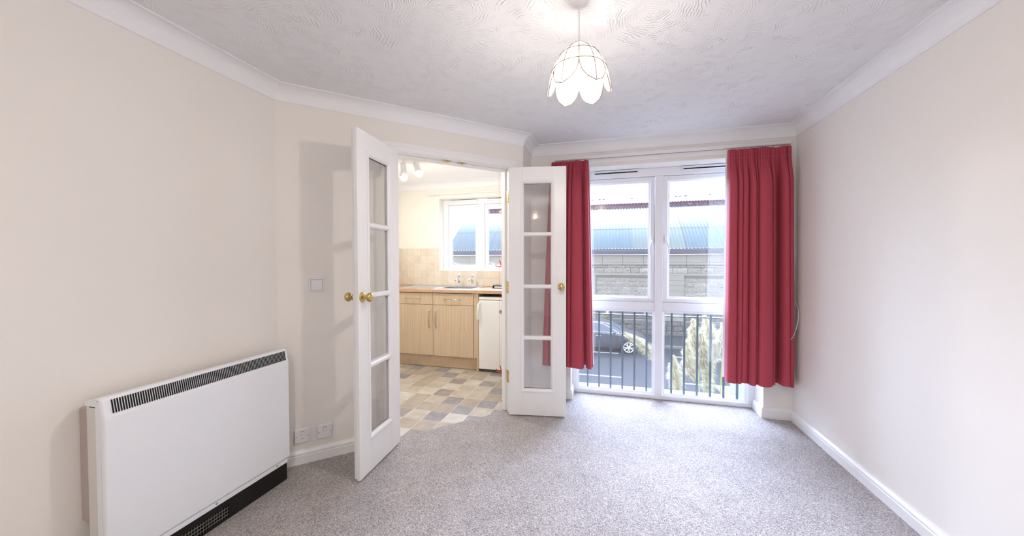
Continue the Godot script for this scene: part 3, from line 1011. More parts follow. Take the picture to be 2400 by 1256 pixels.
# ---- living room things
func heater() -> void:
	var h := thing("storage_heater", "white storage heater with a black plinth standing against the cream wall", "heater", V(-1.84, 0, -1.235))
	leaf(h, "bracket", boxes([[-1.909, 0.275, -1.60, -1.868, 0.705, -0.862]], 0.004), M.heater_bracket)
	leaf(h, "side_casing", boxes([[-1.868, 0.10, -1.606, -1.766, 0.722, -0.862]], 0.005), M.heater_side)
	leaf(h, "side_vent", boxes([[-1.845, 0.712, -0.8625, -1.81, 0.716, -0.8605]]), M.dark_gap)
	# front panel: flat face, raked top with slots
	var z0 := -1.621
	var z1 := -0.847
	var front := [Vector2(-1.768, 0.140), Vector2(-1.748, 0.140), Vector2(-1.742, 0.143), Vector2(-1.740, 0.148), Vector2(-1.740, 0.30), Vector2(-1.740, 0.678), Vector2(-1.7413, 0.686), Vector2(-1.7435, 0.694), Vector2(-1.7545, 0.744), Vector2(-1.7565, 0.750), Vector2(-1.761, 0.754), Vector2(-1.770, 0.755), Vector2(-1.782, 0.753)]
	var rows := []
	for e in [[z1, 0.016, 0.010], [z1 - 0.001, 0.009, 0.006], [z1 - 0.004, 0.003, 0.002], [z1 - 0.010, 0.0, 0.0], [z0 + 0.010, 0.0, 0.0], [z0 + 0.004, 0.003, 0.002], [z0 + 0.001, 0.009, 0.006], [z0, 0.016, 0.010]]:
		var row := PackedVector3Array()
		for p in front:
			row.append(V(maxf(p.x - e[1], -1.784) if p.x > -1.765 else p.x, p.y - e[2] * signf(p.y - 0.4), e[0]))
		rows.append(row)
	var fp := MB.new().grid(rows, false, 0)
	for e in [z1, z0]:   # the returned ends
		fp.box(V(-1.784, 0.15, e - 0.002 if e == z1 else e), V(-1.757, 0.74, e if e == z1 else e + 0.002))
	leaf(h, "front_panel", fp, M.heater_white)
	leaf(h, "top_casing", MB.new().extrude(PackedVector2Array([Vector2(-1.868, 0.716), Vector2(-1.868, 0.728), Vector2(-1.862, 0.734), Vector2(-1.78, 0.752), Vector2(-1.77, 0.752), Vector2(-1.77, 0.716)]), -1.607, -0.860), M.heater_white)
	# the slots follow the raked face
	var sl := MB.new()
	var grain := 95
	for i in grain:
		var z := lerpf(-0.876, -1.598, i / float(grain - 1))
		var a := V(-1.7426 + 0.0016, 0.696, z)
		var b := V(-1.7535 + 0.0016, 0.745, z)
		sl.qo(a + V(0, 0, -0.0017), b + V(0, 0, -0.0017), b + V(0, 0, 0.0017), a + V(0, 0, 0.0017), V(1, 0.2, 0))
		for e in [-0.0017, 0.0017]:
			sl.qo(a + V(0, 0, e), b + V(0, 0, e), b + V(-0.004, -0.001, e), a + V(-0.004, -0.001, e), V(0, 0, e))
	tag(leaf(h, "slot", sl, M.dark_gap), "", "", "", "stuff")
	leaf(h, "lower_lip", boxes([[-1.775, 0.112, z0 + 0.012, -1.748, 0.1385, z1 - 0.004]], 0.003), M.heater_white)
	for z in [-0.93, -1.226, -1.54]:
		leaf(h, "screw", MB.new().ball(V(-1.747, 0.128, z), V(0.003, 0.005, 0.005), 10), M.nickel)
	var p := leaf(h, "plinth", boxes([[-1.85, 0.0, -1.627, -1.790, 0.100, -0.855], [-1.790, 0.0, -1.627, -1.775, 0.100, -1.30], [-1.790, 0.0, -1.02, -1.775, 0.100, -0.855], [-1.790, 0.066, -1.30, -1.775, 0.100, -1.02], [-1.790, 0.0, -1.30, -1.775, 0.012, -1.02]], 0.001), M.heater_black)
	var mesh_ := MB.new()
	for i in 24:
		var z := lerpf(-1.296, -1.024, i / 23.0)
		mesh_.tube([V(-1.780, 0.012, z), V(-1.780, 0.066, z)], 0.0014, 5)
	for i in 3:
		mesh_.tube([V(-1.778, 0.022 + i * 0.016, -1.30), V(-1.778, 0.022 + i * 0.016, -1.02)], 0.0017, 5)
	leaf(p, "outlet_grille", mesh_, M.wire_grey)


func wall_plates() -> void:
	var at := func(s: float, y: float) -> Vector3:
		return DW * V(s, y, 0)
	var t := thing("blank_plate", "square white wall plate high beside the open door", "wall plate", at.call(0.208, 1.10), "", "", PI / 4)
	leaf(t, "plate", ring(-0.043, -0.043, 0.043, 0.043, 0.010, 0, 0.010, 0.002), M.white_plastic, true)
	leaf(t, "cover", boxes([[-0.0315, -0.0315, 0, 0.0315, 0.0315, 0.0085]], 0.0015), M.white_plastic, true)
	leaf(t, "shadow_gap", boxes([[-0.034, -0.034, 0, 0.034, 0.034, 0.005]]), M.heater_bracket, true)
	for k in 2:
		t = thing("fused_switch", ["white switch plate with a fuse holder low on the wall, nearest the heater", "white switch plate low on the wall between the fused plate and the open door"][k], "wall switch", at.call([0.121, 0.243][k], 0.172), "two white switch plates above the skirting", "", PI / 4)
		leaf(t, "plate", boxes([[-0.043, -0.043, 0, 0.043, 0.043, 0.012]], 0.004), M.white_plastic, true)
		leaf(t, "rocker", boxes([[-0.007, 0.002, 0.0115, 0.007, 0.0265, 0.015]], 0.001), M.white_plastic, true)
		leaf(t, "rocker_frame", boxes([[-0.0085, 0.0005, 0.011, 0.0085, 0.031, 0.0122]]), M.heater_bracket, true)
		for x in [-0.033, 0.033]:
			leaf(t, "screw", MB.new().ball(V(x, -0.002, 0.012), V(0.0038, 0.0038, 0.0016), 10), M.nickel, true)
		if k == 0:
			leaf(t, "fuse_holder", boxes([[-0.013, -0.026, 0.0115, 0.013, -0.014, 0.0142]], 0.001), M.white_plastic, true)
			leaf(t, "fuse_slot", boxes([[-0.008, -0.0165, 0.0135, 0.008, -0.0145, 0.0146]]), M.fascia_dark, true)


func pendant(label: String, at: Vector3, kind: int, energy: float) -> void:
	var t := thing("pendant_lamp", label, "pendant lamp", at)
	leaf(t, "ceiling_rose", MB.new().lathe([Vector2(0, 0), Vector2(0.038, 0), Vector2(0.038, -0.005), Vector2(0.034, -0.011), Vector2(0.022, -0.016), Vector2(0.008, -0.019), Vector2(0.0, -0.02)], 28), M.white_plastic, true)
	leaf(t, "cord", MB.new().tube([V(0, -0.015, 0), V(0, -0.10, 0), V(0, -0.18, 0)], 0.0032, 8), M.white_plastic, true)
	leaf(t, "bulb_holder", MB.new().lathe([Vector2(0, -0.163), Vector2(0.011, -0.165), Vector2(0.016, -0.178), Vector2(0.017, -0.215), Vector2(0.0, -0.216)], 18), M.white_plastic, true)
	var face := 4.6
	var wires := MB.new()
	for k in 6:
		var mid := deg_to_rad(face + 30.0 + 60.0 * k)
		var rows := []
		for i in 19:
			var s := i / 18.0
			var q := clampf((s - 0.62) / 0.38, 0, 1)
			var w := 30.0 * pow(maxf(0.0, 1.0 - pow(q, 1.9)), 0.55)
			var row := PackedVector3Array()
			for j in 9:
				var u := j / 8.0 * 2 - 1
				row.append(shade_point(kind, s, mid + deg_to_rad(w) * u, u))
			rows.append(row)
		leaf(t, "shell_panel", MB.new().grid(rows.slice(0, 7)), M.capiz_thick if kind == 0 else M.capiz, true)
		leaf(t, "shell_panel", MB.new().grid(rows.slice(6, 12)), M.capiz if kind == 0 else M.capiz_thin, true)
		leaf(t, "petal", MB.new().grid(rows.slice(11, 19)), M.capiz_thin, true)
		var lines := [[], [], []]
		for i in 19:
			lines[0].append(rows[i][4] + V(sin(mid), 0, cos(mid)) * 0.0012)
			lines[1].append(rows[i][0])
			lines[2].append(rows[i][8])
		for l in lines:
			wires.tube(l, 0.0017, 5)
		for i in [6, 11]:
			var pr := []
			for p in rows[i]:
				pr.append(p + V(p.x, 0, p.z).normalized() * 0.001)
			wires.tube(pr, 0.0016, 5)
	leaf(t, "wire_frame", wires, M.bronze_wire, true)
	leaf(t, "shade_cap", MB.new().lathe([Vector2(0.0, -0.172), Vector2(0.026, -0.172), Vector2(0.026, -0.178), Vector2(0.0, -0.178)], 20), M.white_plastic, true)
	var glow := mat("bulb_glow_%d" % kind, c8(255, 246, 232), 0.5)
	glow.emission_enabled = true
	glow.emission = c8(255, 226, 190)
	glow.emission_energy_multiplier = 9.0
	leaf(t, "bulb", MB.new().lathe([Vector2(0, -0.214), Vector2(0.013, -0.216), Vector2(0.014, -0.228), Vector2(0.024, -0.248), Vector2(0.029, -0.272), Vector2(0.025, -0.294), Vector2(0.013, -0.306), Vector2(0, -0.309)], 20), glow, true)
	lamp_light("pendant_light_%d" % kind, at + V(0, -0.28, 0), energy, c8(255, 247, 238), 0.03)


func shade_point(kind: int, s: float, a: float, u: float) -> Vector3:
	var prof := [Vector2(0.012, -0.176), Vector2(0.045, -0.190), Vector2(0.070, -0.212), Vector2(0.088, -0.238), Vector2(0.102, -0.268), Vector2(0.112, -0.302), Vector2(0.118, -0.335), Vector2(0.123, -0.367)]
	if kind == 1:
		prof = [Vector2(0.03, -0.176), Vector2(0.04, -0.2), Vector2(0.05, -0.224), Vector2(0.06, -0.248), Vector2(0.072, -0.272), Vector2(0.086, -0.296), Vector2(0.1, -0.318), Vector2(0.112, -0.335)]
	var f := s * 7.0
	var i := mini(6, int(f))
	var p: Vector2 = prof[i].lerp(prof[i + 1], f - i)
	var r := p.x + 0.004 * (1 - u * u) * s
	return V(sin(a) * r, p.y, cos(a) * r)


func pendants() -> void:
	pendant("lit flower-shaped shell pendant lamp hanging from the ceiling near the window", V(-0.117, 2.28, -1.465), 0, 0.6)
	pendant("lit cone-shaped shell pendant lamp behind the viewer, seen only in reflections", V(-0.17, 2.28, 0.47), 1, 1.15)


func curtain(called: String, label: String, x0t: float, x1t: float, x0b: float, x1b: float, yt: float, yb: float, cuts: Array, bulge: Array, valley: Array, edge: float) -> Node3D:
	var t := thing(called, label, "curtain", V((x0t + x1t) / 2, yb, -3.19))
	var nf := cuts.size() - 1
	var cols := 192
	var depth_of := func(u: float, h: float) -> Vector2:   # (depth forward, sideways lean) at u along and h up
		var k := 0
		while k < nf - 1 and u > cuts[k + 1]:
			k += 1
		var a: float = cuts[k]
		var b: float = cuts[k + 1]
		var q := clampf((u - a) / (b - a), 0, 1)
		var f: float = lerpf(valley[k], valley[k + 1], q) + bulge[k] * pow(sin(PI * q), 0.48)
		var lean := -sin(TAU * q) * 0.15 * (b - a)
		var pin := 0.012 + 0.5 * f + 0.014 * pow(absf(sin(u * 26.0 * PI)), 0.7)
		var up := smoothstep(0.84, 0.97, h)
		var amp := lerpf(1.9, 1.5, smoothstep(0.1, 0.9, h))
		return Vector2(lerpf(maxf(0.030 + f * amp, 0.006), maxf(0.012, pin), up), lean * (1 - up) * (1.3 - 0.5 * h))
	var sheet := func(h0: float, h1: float, rows_n: int, back: float, flap: float) -> Array:   # flap: how far the lining shows beyond the leading edge
		var rows := []
		for i in rows_n + 1:
			var h := lerpf(h0, h1, i / float(rows_n))
			var bell := pow(1.0 - h, 0.8)
			var row := PackedVector3Array()
			for j in cols + 1:
				var u := j / float(cols)
				var d: Vector2 = depth_of.call(u, h)
				var x := lerpf(lerpf(x0t, x1t, u), lerpf(x0b, x1b, u), bell) + d.y * (x1b - x0b)
				if (flap < 0 and j == 0) or (flap > 0 and j == cols):
					x += flap
				row.append(V(x, lerpf(yb, yt, h) + 0.004 * sin(u * 31.0) * (1 - h), -3.222 + (d.x if back < 0.005 else 0.002 * sin(u * 40.0)) - back))
			rows.append(row)
		return rows
	var m := MB.new().grid(sheet.call(0.962, 0.0, 44, 0.0, 0.0), false, 0)
	orient(m)
	leaf(t, "drape", m, M.velvet)
	m = MB.new().grid(sheet.call(1.0, 0.962, 4, -0.001, 0.0), false, 0)
	orient(m)
	leaf(t, "heading", m, M.velvet)
	m = MB.new().grid(sheet.call(0.995, 0.004, 40, 0.008, 0.005 * edge), false, 0)
	leaf(t, "lining", m, M.lining)
	return t


func orient(m: MB) -> void:   # faces towards +z
	var s := 0.0
	for q in m.n:
		s += q.z
	if s < 0:
		for i in m.n.size():
			m.n[i] = -m.n[i]
		for i in range(0, m.idx.size(), 3):
			var k := m.idx[i + 1]
			m.idx[i + 1] = m.idx[i + 2]
			m.idx[i + 2] = k


func curtains() -> void:
	var r := thing("curtain_rail", "long white curtain rail mounted above the full-height window", "curtain rail", V(0.44, 2.154, -3.23))
	leaf(r, "track", boxes([[-0.47, 2.139, -3.246, 1.345, 2.169, -3.218]], 0.004), M.white_plastic)
	leaf(r, "glide_slot", boxes([[-0.468, 2.136, -3.236, 1.343, 2.1395, -3.229]]), M.heater_bracket)
	leaf(r, "batten", boxes([[-0.42, 2.10, -3.2499, 1.32, 2.139, -3.240]], 0.001), M.gloss_white)
	curtain("curtain", "narrow pink-red velvet curtain behind the open glazed door", -0.495, -0.172, -0.565, -0.128, 2.118, 0.322, [0.0, 0.12, 0.22, 0.36, 0.47, 0.57, 0.826, 0.866, 0.975, 1.0], [0.04, 0.03, 0.045, 0.035, 0.04, 0.06, -0.02, 0.05, 0.01], [0.0, 0.005, 0.0, 0.015, -0.005, 0.0, -0.015, -0.02, 0.0, -0.01], 1.0)
	var c := curtain("curtain", "wide pink-red velvet curtain hanging beside the plain wall", 0.905, 1.338, 0.895, 1.358, 2.116, 0.296, [0.0, 0.137, 0.22, 0.325, 0.416, 0.452, 0.672, 0.733, 0.81, 0.917, 1.0], [0.05, 0.035, 0.035, 0.045, 0.03, 0.055, 0.04, -0.03, 0.05, 0.04], [0.0, 0.0, 0.01, -0.005, 0.015, 0.012, -0.01, -0.015, -0.02, 0.0, -0.015], -1.0)
	leaf(c, "draw_cord", MB.new().tube([V(1.372, 0.94, -3.20), V(1.380, 0.88, -3.16), V(1.370, 0.80, -3.14), V(1.355, 0.73, -3.135), V(1.335, 0.672, -3.13), V(1.318, 0.655, -3.13)], [0.0018, 0.002, 0.0022, 0.0022, 0.002, 0.0018], 6), M.lining)


# ---- outside
func outside() -> void:
	var G := -3.46
	struct("road", boxes([[-40, G - 0.3, -20.55, 45, G, -9.0]]), M.asphalt, "grey asphalt street below the window", "road")
	struct("pavement", boxes([[-40, G - 0.3, -23.6, 45, G + 0.1, -20.8]]), M.paving, "dark pavement along the foot of the stone building", "pavement")
	struct("ground", boxes([[-40, G - 0.3, -9.0, 45, G - 0.02, -4.0]]), M.paving, "paved forecourt below the window", "ground")
	var k := thing("kerb", "pale stone kerb between street and far pavement", "kerb", V(0, G, -20.68), "", "structure")
	for i in 24:
		var x := -9.0 + i * 0.92
		leaf(k, "kerb_stone", boxes([[x + 0.006, G - 0.2, -20.8, x + 0.914, G + 0.115, -20.55]], 0.015), M.kerb_stone)
	var paint := [[-1.2, 0.5, -18.86, "short white bay line beside the parked car"], [3.2, 6.2, -18.86, "white bay line beyond the front of the parked car"], [-6.2, 0.52, -15.0, "long white line across the street, left of the pampas plumes"], [2.72, 4.1, -14.86, "white line on the street behind the pampas plumes"]]
	for p in paint:
		tag(leaf(self, "road_marking", boxes([[p[0], G - 0.001, p[2] - 0.05, p[1], G + 0.004, p[2] + 0.05]]), M.road_paint), p[3], "road marking", "white lines on the street", "structure")
	struct("wall_outer", boxes([[1.225, -3.4, -4.18, 2.6, 3.2, -3.53]], 0.0), M.render_cream, "cream rendered side wall of the projecting bay next to the railing", "wall")
	struct("wall_facade", boxes([[-0.79, -3.46, -3.53, 1.225, -0.17, -3.35]], 0.0), M.render_cream, "cream outer wall below the full-height window", "wall")
	var pc := thing("porch_roof", "low grey porch roof with a dark edge below the window", "roof", V(2.6, -1.4, -7.0))
	leaf(pc, "covering", MB.new().slab(PackedVector2Array([Vector2(2.08, -7.85), Vector2(3.6, -7.85), Vector2(3.6, -6.2), Vector2(2.04, -6.2)]), -1.26, -1.22), M.roof_felt)
	leaf(pc, "fascia", boxes([[2.02, -1.42, -7.85, 2.08, -1.21, -6.2]], 0.005), M.fascia_dark)
	leaf(pc, "post", boxes([[2.04, -3.46, -7.8, 2.12, -1.42, -7.72]], 0.005), M.beech)
	# railing in front of the window
	var r := thing("balcony_railing", "dark blue-grey metal railing outside the full-height window", "railing", V(0.45, 0, -3.6))
	for i in 13:
		var x := -0.196 + 0.1091 * i
		if x > 1.2:
			continue
		leaf(r, "bar", boxes([[x - 0.0085, -0.006, -3.6085, x + 0.0085, 0.852, -3.5915]], 0.002), M.railing)
	leaf(r, "rail", boxes([[-0.36, 0.724, -3.62, 1.22, 0.733, -3.58]], 0.001), M.railing)
	leaf(r, "top_rail", boxes([[-0.36, 0.845, -3.622, 1.22, 0.857, -3.578]], 0.002), M.railing)


func rough_block(x0: float, x1: float, y0: float, y1: float, z: float, proud: float) -> MB:   # one stone with a hewn face
	var m := MB.new()
	var nx := 4
	var ny := 3
	var p := []
	for j in ny + 1:
		var row := []
		for i in nx + 1:
			var e := i == 0 or i == nx or j == 0 or j == ny
			var jx := 0.0 if e else rng.randf_range(-0.04, 0.04)
			row.append(V(lerpf(x0, x1, i / float(nx)) + jx, lerpf(y0, y1, j / float(ny)) + jx * 0.6, z + (0.01 if e else rng.randf_range(0.2, 1.0) * proud)))
		p.append(row)
	for j in ny:
		for i in nx:
			if (i + j) % 2 == 0:
				m.tri(p[j][i], p[j][i + 1], p[j + 1][i + 1], V(0, 0, 1))
				m.tri(p[j][i], p[j + 1][i + 1], p[j + 1][i], V(0, 0, 1))
			else:
				m.tri(p[j][i], p[j][i + 1], p[j + 1][i], V(0, 0, 1))
				m.tri(p[j][i + 1], p[j + 1][i + 1], p[j + 1][i], V(0, 0, 1))
	var b := z - 0.08
	m.qo(V(x0, y0, b), V(x1, y0, b), V(x1, y0, z + 0.01), V(x0, y0, z + 0.01), Vector3.DOWN)
	m.qo(V(x0, y1, b), V(x1, y1, b), V(x1, y1, z + 0.01), V(x0, y1, z + 0.01), Vector3.UP)
	m.qo(V(x0, y0, b), V(x0, y1, b), V(x0, y1, z + 0.01), V(x0, y0, z + 0.01), Vector3.LEFT)
	m.qo(V(x1, y0, b), V(x1, y1, b), V(x1, y1, z + 0.01), V(x1, y0, z + 0.01), Vector3.RIGHT)
	return m


func course(b: Node3D, x0: float, x1: float, y0: float, y1: float, z: float, wide: float, proud: float, soot := false) -> void:
	var x := x0
	while x < x1 - 0.05:
		var nx := minf(x1, x + wide * rng.randf_range(0.65, 1.4))
		if x1 - nx < wide * 0.4:
			nx = x1
		var m: Material = M["granite_%d" % (rng.randi() % 4)]
		if soot and rng.randf() < 0.95:
			m = M.granite_soot
		leaf(b, "stone_block", rough_block(x + 0.012, nx - 0.012, y0 + 0.012, y1 - 0.012, z, proud), m)
		x = nx


func smooth_row(b: Node3D, x0: float, x1: float, y0: float, y1: float, z: float, wide: float) -> void:
	var n := maxi(1, roundi((x1 - x0) / wide))
	for i in n:
		var a := lerpf(x0, x1, i / float(n))
		var c := lerpf(x0, x1, (i + 1) / float(n))
		leaf(b, "ashlar_block", boxes([[a + 0.003, y0 + 0.003, z - 0.12, c - 0.003, y1 - 0.003, z + rng.randf() * 0.006]], 0.008), M.granite_smooth)


func arch(t: float) -> Vector2:   # the curve of the roof, (z, y) from eaves to the vent strip
	var a0 := deg_to_rad(47.0)
	var a1 := deg_to_rad(12.0)
	var a := lerpf(a0, a1, t)
	var r := 6.8 / (2.0 * sin((a0 - a1) / 2.0))
	return Vector2(-23.45 - r * (sin(a0) - sin(a)), 1.95 + r * (cos(a) - cos(a0)))


func market_hall() -> void:
	var z := -23.6
	var b := thing("market_hall", "long granite hall with a pale curved metal roof across the street", "building", V(2, -3.36, -26))
	leaf(b, "wall", boxes([[-11.0, -3.36, -34, 14, 1.6, z - 0.14]]), M.mortar)
	# frieze, string course
	for e in [[-11.0, -1.6, 6], [-1.6, 8.2, 8], [8.2, 14, 4]]:
		var n: int = e[2]
		for i in n:
			var a := lerpf(e[0], e[1], i / float(n))
			var c := lerpf(e[0], e[1], (i + 1) / float(n))
			leaf(b, "frieze_block", boxes([[a + 0.006, 1.125, z - 0.14, c - 0.006, 1.60, z + 0.03 + rng.randf() * 0.006]], 0.008), M.granite_smooth)
			leaf(b, "string_course", boxes([[a + 0.005, 0.965, z - 0.14, c - 0.005, 1.115, z + 0.07]], 0.012), M.granite_smooth)
	# visible stretch of wall stone by stone: two rough courses, then piers and sunk panels
	var L := -1.6
	var R := 8.2
	course(b, L, R, 0.79, 0.96, z - 0.02, 0.85, 0.05)
	course(b, L, R, 0.455, 0.79, z - 0.02, 0.72, 0.045)
	smooth_row(b, L, R, 0.315, 0.455, z, 1.3)
	for e in [[L, -0.80], [2.62, 4.40]]:
		for i in 9:
			var y1 := 0.315 - i * 0.31
			smooth_row(b, e[0], e[1], y1 - 0.31, y1, z, 0.85 if i % 2 == 0 else 1.2)
	for e in [[-0.80, 2.62], [4.40, R]]:
		leaf(b, "panel_head", MB.new().extrude(PackedVector2Array([Vector2(z + 0.0, 0.317), Vector2(z - 0.2, 0.317), Vector2(z - 0.2, 0.15), Vector2(z - 0.12, 0.15)]), e[0] + 0.004, e[1] - 0.004, Transform3D(Basis(V(0, 0, 1), V(0, 1, 0), V(1, 0, 0)), Vector3.ZERO)), M.granite_smooth)
		for i in 9:
			var y1 := 0.155 - i * 0.29
			course(b, e[0], e[1], y1 - 0.29, y1, z - 0.135, 0.62, 0.04, i > 6)
	course(b, L, R, -2.78, -2.47, z + 0.02, 0.6, 0.05, true)
	course(b, L, R, -3.08, -2.78, z + 0.05, 0.55, 0.05, true)
	course(b, L, R, -3.36, -3.08, z + 0.05, 0.6, 0.05, true)
	leaf(b, "gutter", boxes([[-11.2, 1.62, z - 0.1, 14, 1.90, z + 0.22], [-11.2, 1.88, z - 0.1, 14, 1.96, z + 0.12]], 0.03), M.gutter)
	# curved roof of corrugated sheets, lapped in three rows
	var x0 := -11.0
	for c in 8:
		var xa := x0 + c * 3.1
		for r in 3:
			var t0: float = [0.0, 0.30, 0.68][r]
			var t1: float = [0.31, 0.69, 1.0][r]
			var rows := []
			for i in 7:
				var t := lerpf(t0, t1, i / 6.0)
				var q := arch(t)
				var q2 := arch(t + 0.01)
				var nv := Vector2(q2.x - q.x, q2.y - q.y).normalized()
				nv = Vector2(nv.y, -nv.x)   # outward in (z, y)
				var row := PackedVector3Array()
				for j in 62 + 1:
					var x := xa + 3.1 * j / 62.0
					var w := 0.034 * cos((x - x0) / 0.2 * TAU) + 0.012 * (1.0 - i / 6.0)
					row.append(V(x, q.y + absf(nv.y) * w, q.x + absf(nv.x) * w))
				rows.append(row)
			leaf(b, "roof_sheet", MB.new().grid(rows, false, 0), M.roof_sheet_pale if (c == 4 and r < 2) else M.roof_sheet)
	# strip of louvred vents and the upper roof over it
	var top := arch(1.0)
	leaf(b, "clerestory", boxes([[-10.4, top.y - 0.4, top.x - 0.35, 14, top.y + 0.42, top.x - 0.12]]), M.vent_red)
	for i in 76:
		var x := -9.9 + i * 0.31
		leaf(b, "vent", MB.new().extrude(PackedVector2Array([Vector2(x, top.y + 0.05), Vector2(x + 0.13, top.y + 0.05), Vector2(x + 0.19, top.y + 0.16), Vector2(x + 0.14, top.y + 0.27), Vector2(x - 0.01, top.y + 0.27), Vector2(x - 0.06, top.y + 0.16)]), top.x - 0.13, top.x - 0.05), M.vent_dark)
	for c in 8:
		var xa := x0 + c * 3.1
		var rows := []
		for i in 4:
			var t := i / 3.0
			var row := PackedVector3Array()
			for j in 62 + 1:
				var x := xa + 3.1 * j / 62.0
				row.append(V(x, top.y + 0.36 + 0.62 * t - 0.1 * t * t + 0.03 * cos((x - x0) / 0.2 * TAU), top.x + 0.12 - 1.9 * t))
			rows.append(row)
		leaf(b, "upper_roof_sheet", MB.new().grid(rows, false, 0), M.roof_sheet)
	# gulls along the ridge
	var gx := [-1.33, -0.77, -0.39, 1.79, 5.14, 5.48, 5.84, 7.63]
	var where := ["leftmost gull on the ridge, beside the narrow curtain", "second gull from the left on the ridge", "third gull from the left on the ridge", "gull on the ridge just left of the window mullion", "first gull on the ridge right of the window mullion", "small gull on the ridge between two others right of the mullion", "third gull on the ridge right of the mullion", "gull on the ridge beside the wide curtain, apart from the rest"]
	for i in 8:
		gull(V(gx[i], top.y + 0.93, top.x - 1.78), [1.0, -1.0, 1.0, -1.0, -1.0, 1.0, -1.0, 1.0][i], where[i], false)
	gull(V(5.78, top.y + 0.01, top.x + 0.10), -1.0, "white gull standing in front of the dark vent strip", true)


func gull(at: Vector3, way: float, label: String, white: bool) -> void:
	var t := thing("gull", label, "bird", at, "gulls on the roof across the street")
	t.rotation.y = 0.0 if way > 0 else PI
	t.scale = Vector3.ONE * 0.62
	var body := MB.new()
	var rows := []
	var spine := [[-0.26, 0.17, 0.012, 0.008], [-0.18, 0.17, 0.04, 0.025], [-0.08, 0.18, 0.075, 0.07], [0.02, 0.19, 0.085, 0.085], [0.10, 0.21, 0.07, 0.07], [0.14, 0.26, 0.045, 0.045], [0.16, 0.31, 0.042, 0.042], [0.19, 0.335, 0.035, 0.036], [0.215, 0.33, 0.018, 0.018], [0.225, 0.33, 0.002, 0.002]]
	for s in spine:
		var row := PackedVector3Array()
		for j in 10:
			var a := TAU * j / 10
			row.append(V(s[0], s[1] + cos(a) * s[3], sin(a) * s[2]))
		rows.append(row)
	body.grid(rows, true)
	leaf(t, "body", body, M.gull_white, true)
	for s in [-1.0, 1.0]:
		leaf(t, "wing", MB.new().ball(V(-0.06, 0.21, s * 0.07), V(0.17, 0.05, 0.02), 10, Basis(Vector3.BACK, 0.12)), M.gull_white if white else M.gull_grey, true)
		leaf(t, "leg", MB.new().tube([V(0.02, 0.12, s * 0.03), V(0.03, 0.0, s * 0.03)], 0.008, 5), M.kerb_stone, true)
	leaf(t, "beak", MB.new().tube([V(0.215, 0.33, 0), V(0.27, 0.32, 0)], [0.012, 0.004], 6), M.brass, true)


